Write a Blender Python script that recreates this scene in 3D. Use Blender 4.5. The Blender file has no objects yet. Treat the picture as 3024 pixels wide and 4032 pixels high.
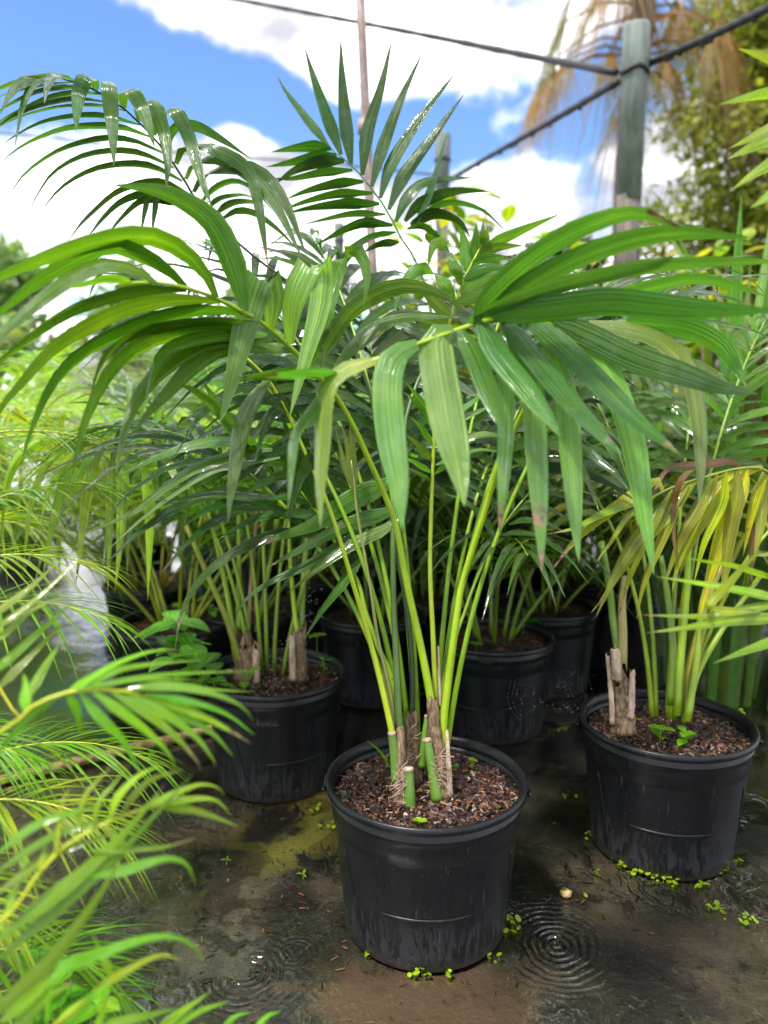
import bpy, bmesh, math, random
import numpy as np
from mathutils import Vector, Matrix, noise
rnd = random.Random(7)
R = math.radians
scene = bpy.context.scene

# ------------------------------------------------------------------ camera
PITCH = 0.144
CAM = Vector((0, 0, 0.969))
FPX = 3030.0                       # focal length in photograph pixels (3024 x 4032)
cam_d = bpy.data.cameras.new('camera')
cam_d.sensor_fit = 'VERTICAL'
cam_d.sensor_height = 34.6
cam_d.lens = 26.0
cam_d.clip_start = 0.02
cam_d.clip_end = 1000
cam_d.dof.use_dof = True
cam_d.dof.focus_distance = 1.34
cam_d.dof.aperture_fstop = 2.3
cam = bpy.data.objects.new('camera', cam_d)
cam.location = CAM
cam.rotation_euler = (math.pi / 2 - PITCH, 0, 0)
scene.collection.objects.link(cam)
scene.camera = cam

# ------------------------------------------------------------------ sun, exposure
SUN_DIR = Vector((-0.30, -0.28, 0.91)).normalized()
sun_d = bpy.data.lights.new('sun', 'SUN')
sun_d.energy = 2.4
sun_d.angle = R(6.0)
sun_d.color = (1.0, 0.95, 0.86)
sun = bpy.data.objects.new('sun', sun_d)
sun.rotation_euler = (-SUN_DIR).to_track_quat('-Z', 'Y').to_euler()
scene.collection.objects.link(sun)
vs = scene.view_settings
vs.view_transform = 'Standard'
vs.look = 'None'
vs.exposure = 1.2
vs.gamma = 1.0
vs.use_curve_mapping = False
scene.cycles.use_denoising = True
scene.cycles.max_bounces = 8
scene.cycles.diffuse_bounces = 3
scene.cycles.glossy_bounces = 3
scene.cycles.transparent_max_bounces = 10
scene.cycles.caustics_reflective = False
scene.cycles.caustics_refractive = False

# ------------------------------------------------------------------ pixel <-> world
CF = Vector((0, math.cos(PITCH), -math.sin(PITCH)))
CU = Vector((0, math.sin(PITCH), math.cos(PITCH)))
CR = Vector((1, 0, 0))
ZN = {'Z1': (0, 0, .9114), 'Z2': (1512, 0, .9114), 'Z3': (0, 1000, .9114), 'Z4': (1512, 1000, .9114),
      'Z5': (0, 2000, .9114), 'Z6': (1512, 1800, .9114), 'Z7': (0, 2900, .9114), 'Z8': (1512, 2900, .9114),
      'A1': (0, 260, .4822), 'A2': (500, 400, .4822), 'A3': (1000, 100, .6028), 'A4': (0, 700, .6028),
      'A5': (900, 800, .6028), 'A6': (1100, 1300, .6028), 'A7': (1800, 1000, .7378), 'A8': (0, 1500, .6028),
      'B1': (0, 2100, .6028), 'B2': (0, 2900, .7233), 'B3': (1250, 2300, .5425), 'B4': (2124, 1700, .5425),
      'B5': (1250, 2800, .5425), 'B6': (500, 2000, .5425), 'S': (0, 0, 1.0), 'D': (0, 0, 1.8228)}
def S(z, x, y):
    o = ZN[z]
    return (o[0] + x * o[2], o[1] + y * o[2])
def ray(sx, sy):
    return CF + CR * ((sx - 1512) / FPX) - CU * ((sy - 2016) / FPX)
def W(sx, sy, d):
    return CAM + ray(sx, sy) * d
def G(sx, sy, z=0.0):
    r = ray(sx, sy)
    return CAM + r * ((z - CAM.z) / r.z)
def DG(u, v, z=0.0):
    return G(u * 1.8228, v * 1.8228, z)

# ------------------------------------------------------------------ node helper
class NT:
    def __init__(s, tree):
        s.t = tree; s.n = tree.nodes; s.n.clear()
    def a(s, typ, ins=None, **kw):
        nd = s.n.new(typ)
        for k, v in kw.items(): setattr(nd, k, v)
        for k, v in (ins or {}).items():
            sock = nd.inputs[k]
            if isinstance(v, bpy.types.NodeSocket): s.t.links.new(v, sock)
            else: sock.default_value = v
        return nd
    def m(s, op, a, b=0.0, c=None, clamp=False):
        i = {0: a, 1: b}
        if c is not None: i[2] = c
        return s.a('ShaderNodeMath', i, operation=op, use_clamp=clamp).outputs[0]
    def ss(s, x, lo, hi, a=0.0, b=1.0):
        return s.a('ShaderNodeMapRange', {'Value': x, 'From Min': lo, 'From Max': hi, 'To Min': a, 'To Max': b},
                   interpolation_type='SMOOTHSTEP').outputs[0]
    def mix(s, f, a, b, mode='MIX'):
        nd = s.a('ShaderNodeMix', data_type='RGBA', blend_type=mode)
        for k, v in ((0, f), (6, a), (7, b)):
            if isinstance(v, bpy.types.NodeSocket): s.t.links.new(v, nd.inputs[k])
            else: nd.inputs[k].default_value = v if k == 0 or len(v) == 4 else (*v, 1)
        return nd.outputs[2]
    def noise(s, vec, scale, detail=3.0, rough=0.55, dist=0.0):
        i = {'Scale': scale, 'Detail': detail, 'Roughness': rough, 'Distortion': dist}
        if vec is not None: i['Vector'] = vec
        return s.a('ShaderNodeTexNoise', i).outputs[0]
    def ramp(s, f, stops):
        nd = s.a('ShaderNodeValToRGB', {0: f})
        e = nd.color_ramp.elements
        while len(e) < len(stops): e.new(0.5)
        for x, (p, c) in zip(e, stops):
            x.position = p; x.color = (*c, 1)
        return nd.outputs[0]

# ------------------------------------------------------------------ sky
world = bpy.data.worlds.new('World')
scene.world = world
world.use_nodes = True
N = NT(world.node_tree)
dirv = N.a('ShaderNodeTexCoord').outputs['Generated']
sky = N.a('ShaderNodeTexSky', sky_type='NISHITA', sun_disc=False)
sky.sun_elevation = math.asin(SUN_DIR.z)
sky.sun_rotation = math.atan2(SUN_DIR.x, SUN_DIR.y)
sky.air_density = 1.0; sky.dust_density = 0.6; sky.ozone_density = 1.4
sep = N.a('ShaderNodeSeparateXYZ', {0: dirv})
den = N.m('ADD', N.m('MAXIMUM', sep.outputs[2], 0.0), 0.32)
flat = N.a('ShaderNodeVectorMath', {0: dirv, 3: 1.0}, operation='SCALE')
comb = N.a('ShaderNodeCombineXYZ', {0: N.m('DIVIDE', sep.outputs[0], den), 1: N.m('DIVIDE', sep.outputs[1], den), 2: sep.outputs[2]}).outputs[0]
nz = N.noise(comb, 2.1, 8.0, 0.55, 0.3)
nzf = N.noise(dirv, 7.0, 7.0, 0.55)
def lobe(u, v, a, b, rot, amt):
    d = ray(u * 1.8228, v * 1.8228).normalized()
    mp = N.a('ShaderNodeVectorMath', {0: dirv, 1: tuple(d)}, operation='SUBTRACT').outputs[0]
    rt = N.a('ShaderNodeVectorRotate', {'Vector': mp, 'Axis': (0, 1, 0), 'Angle': R(rot)}).outputs[0]
    sc = N.a('ShaderNodeVectorMath', {0: rt, 1: (1662 / a, 4.0, 1662 / b)}, operation='MULTIPLY').outputs[0]
    ln = N.a('ShaderNodeVectorMath', {0: sc}, operation='LENGTH').outputs['Value']
    return N.m('MULTIPLY', N.ss(ln, 0.25, 1.6, 1.0, 0.0), amt)
dens = N.m('ADD', N.m('MULTIPLY_ADD', nz, 0.62, 0.22), N.m('MULTIPLY', N.m('SUBTRACT', nzf, 0.5), 1.25))
for L in ((60, 30, 300, 110, 0, -.34), (150, 215, 240, 100, 0, -.34), (310, 165, 380, 80, -9, -.38), (600, 225, 130, 55, -30, -.26), (1060, 265, 260, 85, 8, -.36),
          (1230, 400, 120, 140, 0, -.22), (430, 320, 200, 130, 0, .30), (25, 120, 60, 70, 0, .22), (700, 60, 420, 120, -12, .34),
          (760, 480, 900, 130, 0, .22)):
    dens = N.m('ADD', dens, lobe(*L))
cl = N.ss(dens, 0.34, 0.58)
shade = N.ss(N.m('ADD', N.noise(comb, 3.3, 5.0), N.m('MULTIPLY', N.m('SUBTRACT', nzf, 0.5), 0.6)), 0.36, 0.66)
ccol = N.mix(shade, (0.23, 0.235, 0.26), (1.0, 1.0, 1.0))
skyc = N.mix(1.0, sky.outputs[0], (0.66, 0.84, 1.08), 'MULTIPLY')
bg1 = N.a('ShaderNodeBackground', {'Color': skyc, 'Strength': 0.105})
bg2 = N.a('ShaderNodeBackground', {'Color': ccol, 'Strength': 1.5})
mx = N.a('ShaderNodeMixShader', {0: cl, 1: bg1.outputs[0], 2: bg2.outputs[0]})
N.a('ShaderNodeOutputWorld', {0: mx.outputs[0]})

# ------------------------------------------------------------------ materials
def mat(name):
    m = bpy.data.materials.new(name); m.use_nodes = True
    return m, NT(m.node_tree)
def finish(n, sh): n.a('ShaderNodeOutputMaterial', {0: sh})

def leaf_material(name, trans=0.38, rough=0.30, wetness=0.9):
    m, n = mat(name)
    oi = n.a('ShaderNodeObjectInfo')
    tc = n.a('ShaderNodeTexCoord')
    uv = n.a('ShaderNodeSeparateXYZ', {0: n.a('ShaderNodeUVMap').outputs[0]})
    u, v = uv.outputs[0], uv.outputs[1]
    geo = n.a('ShaderNodeNewGeometry')
    isl = geo.outputs['Random Per Island']
    nz1 = n.noise(tc.outputs['Object'], 14.0, 3.0)
    nz2 = n.noise(tc.outputs['Object'], 90.0, 2.0)
    stretched = n.a('ShaderNodeCombineXYZ', {0: n.m('MULTIPLY', u, 11.0), 1: n.m('MULTIPLY', v, 1.3), 2: n.m('MULTIPLY', oi.outputs['Random'], 37.0)}).outputs[0]
    stripe = n.noise(stretched, 1.0, 2.0)
    mid = n.ss(n.m('ABSOLUTE', n.m('SUBTRACT', u, 0.5)), 0.0, 0.07, 1.0, 0.0)
    val = n.m('MULTIPLY', n.m('MULTIPLY_ADD', oi.outputs['Random'], 0.34, 0.80), n.m('MULTIPLY_ADD', stripe, 1.5, 0.28))
    val = n.m('MULTIPLY', val, n.m('MULTIPLY_ADD', nz1, 0.5, 0.75))
    val = n.m('MULTIPLY', val, n.m('MULTIPLY_ADD', isl, 0.4, 0.8))
    vcol = n.a('ShaderNodeCombineColor', {0: val, 1: val, 2: val}).outputs[0]
    col = n.mix(1.0, n.mix(1.0, oi.outputs['Color'], (1.16, 1.03, 0.62, 1), 'MULTIPLY'), vcol, 'MULTIPLY')
    # warm yellowish drift per leaf and lighter midrib
    warm = n.mix(n.m('MULTIPLY', n.ss(nz1, 0.5, 0.8), 0.5), col, n.mix(1.0, col, (1.7, 1.15, 0.6), 'MULTIPLY'))
    col = n.mix(n.m('MULTIPLY', mid, 0.35), warm, n.mix(1.0, warm, (2.2, 1.9, 1.2), 'MULTIPLY'))
    # dry brown tips and patches, amount from the object's alpha
    dry = n.m('SUBTRACT', 1.0, oi.outputs['Alpha'])
    dn = n.m('ADD', n.m('MULTIPLY', v, 0.75), n.m('MULTIPLY', n.noise(tc.outputs['Object'], 22.0, 4.0), 0.9))
    dm = n.ss(n.m('ADD', dn, n.m('MULTIPLY', dry, 0.9)), 1.30, 1.40)
    brown = n.mix(n.ss(nz2, 0.3, 0.7), (0.055, 0.026, 0.016), (0.30, 0.18, 0.10))
    col = n.mix(dm, col, brown)
    wet = n.ss(n.noise(tc.outputs['Object'], 26.0, 3.0), 0.42, 0.62)
    rg = n.m('MULTIPLY_ADD', wet, 0.2, rough - 0.1)
    vein = n.m('SINE', n.m('MULTIPLY', u, 44.0))
    hgt = n.m('ADD', stripe, n.m('MULTIPLY', vein, 0.10))
    bmp = n.a('ShaderNodeBump', {'Strength': 0.6, 'Distance': 0.003, 'Height': hgt})
    film = n.ss(n.noise(tc.outputs['Object'], 17.0, 4.0, 0.65), 0.46, 0.56)
    b2 = n.a('ShaderNodeBump', {'Strength': 0.35, 'Distance': 0.002, 'Height': n.noise(tc.outputs['Object'], 60.0, 3.0)})
    p = n.a('ShaderNodeBsdfPrincipled', {'Base Color': col, 'Roughness': rg, 'Normal': bmp.outputs[0], 'Specular IOR Level': 0.40,
                                         'Coat Weight': n.m('MULTIPLY', film, wetness), 'Coat Roughness': 0.07, 'Coat IOR': 1.4, 'Coat Normal': b2.outputs[0]})
    tcol = n.mix(1.0, col, (1.7, 1.75, 0.7), 'MULTIPLY')
    t = n.a('ShaderNodeBsdfTranslucent', {'Color': tcol})
    fac = n.m('MULTIPLY', n.m('SUBTRACT', 1.0, n.m('MULTIPLY', dm, 0.8)), trans)
    finish(n, n.a('ShaderNodeMixShader', {0: fac, 1: p.outputs[0], 2: t.outputs[0]}).outputs[0])
    return m
LEAF = leaf_material('palm_leaf', 0.40, 0.27)
FAR_LEAF = leaf_material('distant_leaf', 0.45, 0.5, 0.0)

def stalk_material():
    m, n = mat('green_stalk')
    oi = n.a('ShaderNodeObjectInfo'); tc = n.a('ShaderNodeTexCoord')
    nz = n.noise(tc.outputs['Object'], 30.0, 4.0)
    v = n.m('MULTIPLY_ADD', nz, 0.7, 0.65)
    col = n.mix(1.0, oi.outputs['Color'], n.a('ShaderNodeCombineColor', {0: v, 1: v, 2: v}).outputs[0], 'MULTIPLY')
    spots = n.ss(n.noise(tc.outputs['Object'], 150.0, 2.0), 0.66, 0.74)
    col = n.mix(n.m('MULTIPLY', spots, 0.6), col, (0.10, 0.07, 0.025))
    p = n.a('ShaderNodeBsdfPrincipled', {'Base Color': col, 'Roughness': 0.34, 'Subsurface Weight': 0.12,
                                         'Subsurface Radius': (0.01, 0.012, 0.003), 'Subsurface Scale': 0.5})
    finish(n, p.outputs[0]); return m
STALK = stalk_material()

def bark_material(name, a, b, scale=60, rough=0.8, stretch=(1, 1, .18)):
    m, n = mat(name)
    tc = n.a('ShaderNodeTexCoord')
    mp = n.a('ShaderNodeMapping', {'Vector': tc.outputs['Object'], 'Scale': stretch})
    nz = n.noise(mp.outputs[0], scale, 6.0, 0.65)
    nz2 = n.noise(tc.outputs['Object'], scale * .2, 3.0)
    col = n.mix(n.ss(nz, 0.3, 0.7), a, b)
    col = n.mix(n.m('MULTIPLY', n.ss(nz2, .55, .7), .55), col, (a[0] * .6, a[1] * .8, a[2] * .5))
    bmp = n.a('ShaderNodeBump', {'Strength': 0.8, 'Distance': 0.004, 'Height': nz})
    p = n.a('ShaderNodeBsdfPrincipled', {'Base Color': col, 'Roughness': rough, 'Normal': bmp.outputs[0]})
    finish(n, p.outputs[0]); return m
FIBRE = bark_material('fibrous_stem', (0.055, 0.032, 0.018), (0.30, 0.20, 0.11), 170)
HUSK = bark_material('dry_husk', (0.30, 0.18, 0.12), (0.58, 0.44, 0.34), 130)
TRUNK = bark_material('tree_bark', (0.05, 0.04, 0.03), (0.17, 0.13, 0.10), 20)
WOOD = bark_material('weathered_wood', (0.07, 0.058, 0.05), (0.19, 0.155, 0.13), 40)
GREENPOST = bark_material('green_paint', (0.125, 0.155, 0.135), (0.24, 0.28, 0.25), 26, 0.7)
RUSTPIPE = bark_material('rusty_pipe', (0.13, 0.082, 0.07), (0.34, 0.26, 0.235), 55, 0.55)
MOSSPIPE = bark_material('mossy_pipe', (0.10, 0.055, 0.012), (0.46, 0.33, 0.15), 60, 0.6, (1, 1, 1))

def pot_material():
    m, n = mat('black_plastic')
    tc = n.a('ShaderNodeTexCoord'); ob0 = tc.outputs['Object']
    oi = n.a('ShaderNodeObjectInfo')
    off = n.a('ShaderNodeCombineXYZ', {0: n.m('MULTIPLY', oi.outputs['Random'], 7.0), 1: n.m('MULTIPLY', oi.outputs['Random'], 3.0), 2: 0.0}).outputs[0]
    ob = n.a('ShaderNodeVectorMath', {0: ob0, 1: off}, operation='ADD').outputs[0]
    mp = n.a('ShaderNodeMapping', {'Vector': ob, 'Scale': (1, 1, .20)}).outputs[0]
    streak = n.noise(mp, 60.0, 6.0, 0.68, 1.6)
    z = n.a('ShaderNodeSeparateXYZ', {0: ob0}).outputs[2]
    low = n.ss(n.m('ADD', z, n.m('MULTIPLY', n.noise(ob, 9.0, 2.0), 0.08)), 0.07, 0.17, 1.0, 0.10)
    dust = n.m('MULTIPLY', n.ss(streak, 0.47, 0.55), low)
    speck = n.ss(n.noise(ob, 320.0, 2.0), 0.66, 0.74)
    film = n.noise(ob, 7.0, 3.0)
    col = n.mix(n.m('MULTIPLY', dust, 0.55), (0.006, 0.0066, 0.0082), (0.036, 0.038, 0.045))
    col = n.mix(n.m('MULTIPLY', speck, 0.35), col, (0.10, 0.10, 0.11))
    mud = n.m('MULTIPLY', n.ss(n.m('ADD', z, n.m('MULTIPLY', n.noise(ob, 38.0, 5.0, 0.7), 0.07)), 0.035, 0.062, 1.0, 0.0), 0.75)
    col = n.mix(mud, col, (0.045, 0.036, 0.024))
    drip = n.ss(n.noise(n.a('ShaderNodeMapping', {'Vector': ob, 'Scale': (1, 1, .05)}).outputs[0], 130.0, 2.0), 0.68, 0.74)
    col = n.mix(n.m('MULTIPLY', drip, 0.30), col, (0.13, 0.13, 0.14))
    rg = n.m('ADD', n.m('MULTIPLY_ADD', film, 0.16, 0.24), n.m('MULTIPLY', dust, 0.25))
    hb = n.m('ADD', n.m('MULTIPLY', dust, 0.4), n.m('ADD', n.m('MULTIPLY', speck, 0.6), n.m('MULTIPLY', film, 1.5)))
    bmp = n.a('ShaderNodeBump', {'Strength': 0.35, 'Distance': 0.0015, 'Height': hb})
    p = n.a('ShaderNodeBsdfPrincipled', {'Base Color': col, 'Roughness': rg, 'Normal': bmp.outputs[0], 'Specular IOR Level': 0.36})
    finish(n, p.outputs[0]); return m
POT = pot_material()

def soil_material():
    m, n = mat('dark_soil')
    ob = n.a('ShaderNodeTexCoord').outputs['Object']
    nz = n.noise(ob, 90.0, 6.0, 0.7)
    col = n.ramp(nz, [(0.3, (0.008, 0.004, 0.003)), (0.55, (0.03, 0.013, 0.009)), (0.75, (0.085, 0.042, 0.028))])
    bmp = n.a('ShaderNodeBump', {'Strength': 1.0, 'Distance': 0.006, 'Height': nz})
    p = n.a('ShaderNodeBsdfPrincipled', {'Base Color': col, 'Roughness': 0.55, 'Normal': bmp.outputs[0]})
    finish(n, p.outputs[0]); return m
SOIL = soil_material()
def mulch_material():
    m, n = mat('bark_mulch')
    g = n.a('ShaderNodeNewGeometry').outputs['Random Per Island']
    col = n.ramp(g, [(0.0, (0.006, 0.003, 0.0025)), (0.42, (0.018, 0.007, 0.005)), (0.70, (0.048, 0.017, 0.011)), (0.84, (0.10, 0.036, 0.018)), (0.92, (0.17, 0.065, 0.03)), (0.985, (0.24, 0.13, 0.065)), (1.0, (0.36, 0.23, 0.14))])
    p = n.a('ShaderNodeBsdfPrincipled', {'Base Color': col, 'Roughness': 0.42})
    finish(n, p.outputs[0]); return m
MULCH = mulch_material()

def ground_material():
    m, n = mat('wet_ground')
    ob = n.a('ShaderNodeTexCoord').outputs['Object']
    big = n.noise(ob, 2.3, 5.0, 0.6, 0.6)
    mid = n.noise(ob, 9.0, 6.0, 0.65, 0.4)
    fine = n.noise(ob, 120.0, 4.0, 0.7)
    col = n.ramp(big, [(0.36, (0.008, 0.008, 0.007)), (0.47, (0.028, 0.026, 0.020)), (0.59, (0.082, 0.070, 0.047)), (0.75, (0.024, 0.023, 0.018))])
    v = n.m('MULTIPLY_ADD', fine, 1.0, 0.45)
    col = n.mix(1.0, col, n.a('ShaderNodeCombineColor', {0: v, 1: v, 2: v}).outputs[0], 'MULTIPLY')
    # black silt patches
    silt = n.ss(mid, 0.54, 0.61)
    col = n.mix(n.m('MULTIPLY', silt, 0.8), col, (0.008, 0.007, 0.006))
    # algae stain between the two pots, with a shape of its own
    c = DG(640, 1800)
    def spot(cx, cy, rx, ry, rot):
        mp = n.a('ShaderNodeVectorMath', {0: ob, 1: (cx, cy, 0)}, operation='SUBTRACT').outputs[0]
        mp = n.a('ShaderNodeVectorRotate', {'Vector': mp, 'Axis': (0, 0, 1), 'Angle': R(rot)}).outputs[0]
        mp = n.a('ShaderNodeVectorMath', {0: mp, 1: (1 / rx, 1 / ry, 0)}, operation='MULTIPLY').outputs[0]
        ln = n.a('ShaderNodeVectorMath', {0: mp}, operation='LENGTH').outputs['Value']
        return n.ss(n.m('ADD', ln, n.m('MULTIPLY', n.m('SUBTRACT', mid, 0.5), 2.6)), 0.5, 1.25, 1.0, 0.0)
    alg = spot(c.x, c.y, 0.16, 0.15, 20)
    alg = n.m('MAXIMUM', alg, spot(DG(690, 1740).x, DG(690, 1740).y, 0.10, 0.12, 0))
    col = n.mix(n.m('MULTIPLY', n.m('MULTIPLY', alg, n.m('SUBTRACT', 1.0, silt)), 0.85), col, n.mix(fine, (0.055, 0.053, 0.007), (0.15, 0.14, 0.02)))
    blk = spot(DG(590, 1775).x, DG(590, 1775).y, 0.075, 0.10, 0)
    col = n.mix(n.m('MULTIPLY', blk, 0.95), col, (0.004, 0.0035, 0.003))
    tan = spot(DG(880, 2160).x, DG(880, 2160).y, 0.20, 0.09, 0)
    col = n.mix(n.m('MULTIPLY', tan, 0.6), col, n.mix(fine, (0.08, 0.05, 0.027), (0.19, 0.125, 0.07)))
    moss = n.ss(n.noise(ob, 5.5, 6.0, 0.7), 0.66, 0.72)
    col = n.mix(n.m('MULTIPLY', moss, 0.5), col, (0.06, 0.085, 0.012))
    rg = n.m('MULTIPLY_ADD', fine, 0.35, 0.15)
    hb = n.m('ADD', fine, n.m('MULTIPLY', mid, 0.6))
    bmp = n.a('ShaderNodeBump', {'Strength': 0.9, 'Distance': 0.003, 'Height': hb})
    b2 = n.a('ShaderNodeBump', {'Strength': 0.5, 'Distance': 0.004, 'Height': n.noise(ob, 45.0, 3.0, 0.6)})
    p = n.a('ShaderNodeBsdfPrincipled', {'Base Color': col, 'Roughness': rg, 'Normal': bmp.outputs[0], 'Specular IOR Level': 0.5, 'Coat Weight': 0.5, 'Coat Roughness': 0.08, 'Coat IOR': 1.4, 'Coat Normal': b2.outputs[0]})
    finish(n, p.outputs[0]); return m
GROUND = ground_material()

RINGS = [(1200, 2040, .13, .0150, 1.0), (530, 2105, .12, .0145, .9), (1208, 1905, .03, .008, .7), (640, 2060, .05, .011, .5), (1110, 1990, .05, .011, .35)]
def water_material():
    m, n = mat('rain_water')
    ob = n.a('ShaderNodeTexCoord').outputs['Object']
    mp = n.a('ShaderNodeMapping', {'Vector': ob, 'Scale': (1, .7, 1)}).outputs[0]
    h = n.m('MULTIPLY', n.noise(mp, 24.0, 2.0, 0.5, 1.6), 1.3)
    h = n.m('ADD', h, n.m('MULTIPLY', n.noise(ob, 5.0, 2.0), 1.6))
    h = n.m('MULTIPLY', h, n.m('MULTIPLY_ADD', n.ss(n.noise(ob, 2.2, 2.0), 0.4, 0.65), 0.75, 0.18))
    yy = n.a('ShaderNodeSeparateXYZ', {0: ob}).outputs[1]
    h = n.m('MULTIPLY', h, n.m('ADD', n.ss(yy, 1.25, 1.5, 0.30, 1.0), n.ss(yy, 1.6, 2.1, 0.0, -0.88)))
    for (u, v, rad, lam, amp) in RINGS:
        c = DG(u, v)
        df = n.a('ShaderNodeVectorMath', {0: ob, 1: (c.x, c.y, 0)}, operation='SUBTRACT').outputs[0]
        df = n.a('ShaderNodeVectorMath', {0: df, 1: (1, 1, 0)}, operation='MULTIPLY').outputs[0]
        r = n.a('ShaderNodeVectorMath', {0: df}, operation='LENGTH').outputs['Value']
        r = n.m('ADD', r, n.m('MULTIPLY', n.m('SUBTRACT', n.noise(ob, 9.0, 2.0), 0.5), rad * .35))
        w = n.m('SINE', n.m('MULTIPLY', r, 2 * math.pi / lam))
        env = n.m('MULTIPLY', n.ss(r, rad * .2, rad * 1.1, 1.0, 0.0), n.ss(n.noise(ob, 16.0, 2.0), 0.3, 0.6, 0.25, 1.0))
        h = n.m('ADD', h, n.m('MULTIPLY', n.m('MULTIPLY', w, env), 0.15 * amp))
    bmp = n.a('ShaderNodeBump', {'Strength': 1.0, 'Distance': 0.013, 'Height': h})
    fr = n.a('ShaderNodeFresnel', {'IOR': 1.65, 'Normal': bmp.outputs[0]})
    gl = n.a('ShaderNodeBsdfGlossy', {'Color': (1, 1, 1, 1), 'Roughness': 0.03, 'Normal': bmp.outputs[0]})
    tr = n.a('ShaderNodeBsdfTransparent', {'Color': (0.97, 0.95, 0.92, 1)})
    finish(n, n.a('ShaderNodeMixShader', {0: fr.outputs[0], 1: tr.outputs[0], 2: gl.outputs[0]}).outputs[0])
    return m
WATER = water_material()

def plain(name, col, rough=0.5, spec=0.5, var=0.25, scale=30.0):
    m, n = mat(name)
    ob = n.a('ShaderNodeTexCoord').outputs['Object']
    nz = n.noise(ob, scale, 4.0)
    c = n.mix(nz, tuple(x * (1 - var) for x in col), tuple(x * (1 + var) for x in col))
    p = n.a('ShaderNodeBsdfPrincipled', {'Base Color': c, 'Roughness': rough, 'Specular IOR Level': spec})
    finish(n, p.outputs[0]); return m
CABLE = plain('black_cable', (0.014, 0.014, 0.015), 0.55)
SILK = plain('spider_silk', (0.42, 0.43, 0.45), 0.25)
WALLP = plain('pale_render', (0.55, 0.53, 0.55), 0.8)
ROOFG = plain('grey_roof', (0.22, 0.21, 0.23), 0.7)
SHADE = plain('shade_cloth', (0.30, 0.30, 0.32), 0.85)
GLASSD = plain('dark_glass', (0.03, 0.035, 0.04), 0.15)
def drop_material():
    m, n = mat('water_drop')
    finish(n, n.a('ShaderNodeBsdfPrincipled', {'Base Color': (.95, .97, 1, 1), 'Roughness': .05, 'IOR': 1.33, 'Transmission Weight': .6}).outputs[0])
    return m
DROP = drop_material()

# ------------------------------------------------------------------ object helpers
COL = scene.collection
def link(o, parent=None):
    COL.objects.link(o)
    if parent is not None:
        o.parent = parent
        if parent.type == 'EMPTY':
            o.matrix_parent_inverse = Matrix.Translation(-Vector(parent.location))
    return o
def mesh_obj(name, verts, faces, mt, parent=None, uvs=None, smooth=True, color=None):
    me = bpy.data.meshes.new(name)
    me.from_pydata([tuple(v) for v in verts], [], faces)
    if uvs is not None:
        lay = me.uv_layers.new(name='UVMap')
        idx = np.empty(len(me.loops), dtype=np.int32)
        me.loops.foreach_get('vertex_index', idx)
        lay.data.foreach_set('uv', np.asarray(uvs, dtype=np.float32)[idx].ravel())
    if smooth: me.polygons.foreach_set('use_smooth', [True] * len(me.polygons))
    me.materials.append(mt)
    o = bpy.data.objects.new(name, me)
    if color: o.color = color if len(color) == 4 else (*color, 1)
    return link(o, parent)
def tag(o, label, cat, group=None):
    o['label'] = label; o['category'] = cat
    if group: o['group'] = group
    return o
def thing(name, loc, label, cat, group=None):
    o = bpy.data.objects.new(name, None); o.empty_display_size = 0.05
    o.location = loc; COL.objects.link(o)
    return tag(o, label, cat, group)
def structure(o): o['kind'] = 'structure'; return o

def catmull(P, n):
    P = np.asarray(P, float)
    if len(P) == 2: P = np.array([P[0], (P[0] + P[1]) / 2, P[1]])
    d = np.r_[0, np.cumsum(np.maximum(np.linalg.norm(np.diff(P, axis=0), axis=1), 1e-6))]
    ext = np.vstack([2 * P[0] - P[1], P, 2 * P[-1] - P[-2]])
    out = []
    for s in np.linspace(0, d[-1], n + 1):
        i = min(max(np.searchsorted(d, s, 'right') - 1, 0), len(P) - 2)
        t = (s - d[i]) / (d[i + 1] - d[i])
        p0, p1, p2, p3 = ext[i], ext[i + 1], ext[i + 2], ext[i + 3]
        out.append(.5 * (2 * p1 + (p2 - p0) * t + (2 * p0 - 5 * p1 + 4 * p2 - p3) * t * t + (3 * p1 - p0 - 3 * p2 + p3) * t ** 3))
    return np.array(out)

def palm_prof(t):
    return min(1.0, .26 + t / .24 * .74) * (1 - max(0.0, (t - .26) / .74) ** 1.25) + .012
def broad_prof(t):
    return min(1.0, .34 + t / .16 * .66) * (1 - max(0.0, (t - .42) / .58) ** 2.0) + .012
def long_prof(t):
    return min(1.0, .30 + t / .2 * .7) * (1 - max(0.0, (t - .34) / .66) ** 1.5) + .014
def ovate_prof(t):
    return max(.03, math.sin(math.pi * min(1, t) ** .8) ** .9)
def strap_prof(t):
    return min(1.0, .40 + t * 1.0) * (1 - max(0.0, (t - .6) / .4) ** 2.0) + .02

def strip(path, w, side, prof=palm_prof, fold=.14, cols=3):
    """ribbon along path; side: unit vectors across; returns verts, faces, uvs"""
    n = len(path); V = []; F = []; U = []
    for i in range(n):
        t = i / (n - 1)
        T = path[min(i + 1, n - 1)] - path[max(i - 1, 0)]
        T = T / (np.linalg.norm(T) + 1e-9)
        s = side[i] - T * np.dot(side[i], T); s = s / (np.linalg.norm(s) + 1e-9)
        nn = np.cross(s, T)
        hw = w * .5 * prof(t)
        for k in range(cols):
            a = k / (cols - 1) * 2 - 1
            V.append(path[i] + s * hw * a - nn * (1 - abs(a)) * hw * fold * 2)
            U.append((k / (cols - 1), t))
    for i in range(n - 1):
        for k in range(cols - 1):
            a = i * cols + k
            F.append((a, a + 1, a + cols + 1, a + cols))
    return V, F, U
def merge(parts):
    V = []; F = []; U = []
    for v, f, u in parts:
        b = len(V); V += list(v); U += list(u); F += [tuple(x + b for x in q) for q in f]
    return V, F, U
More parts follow.
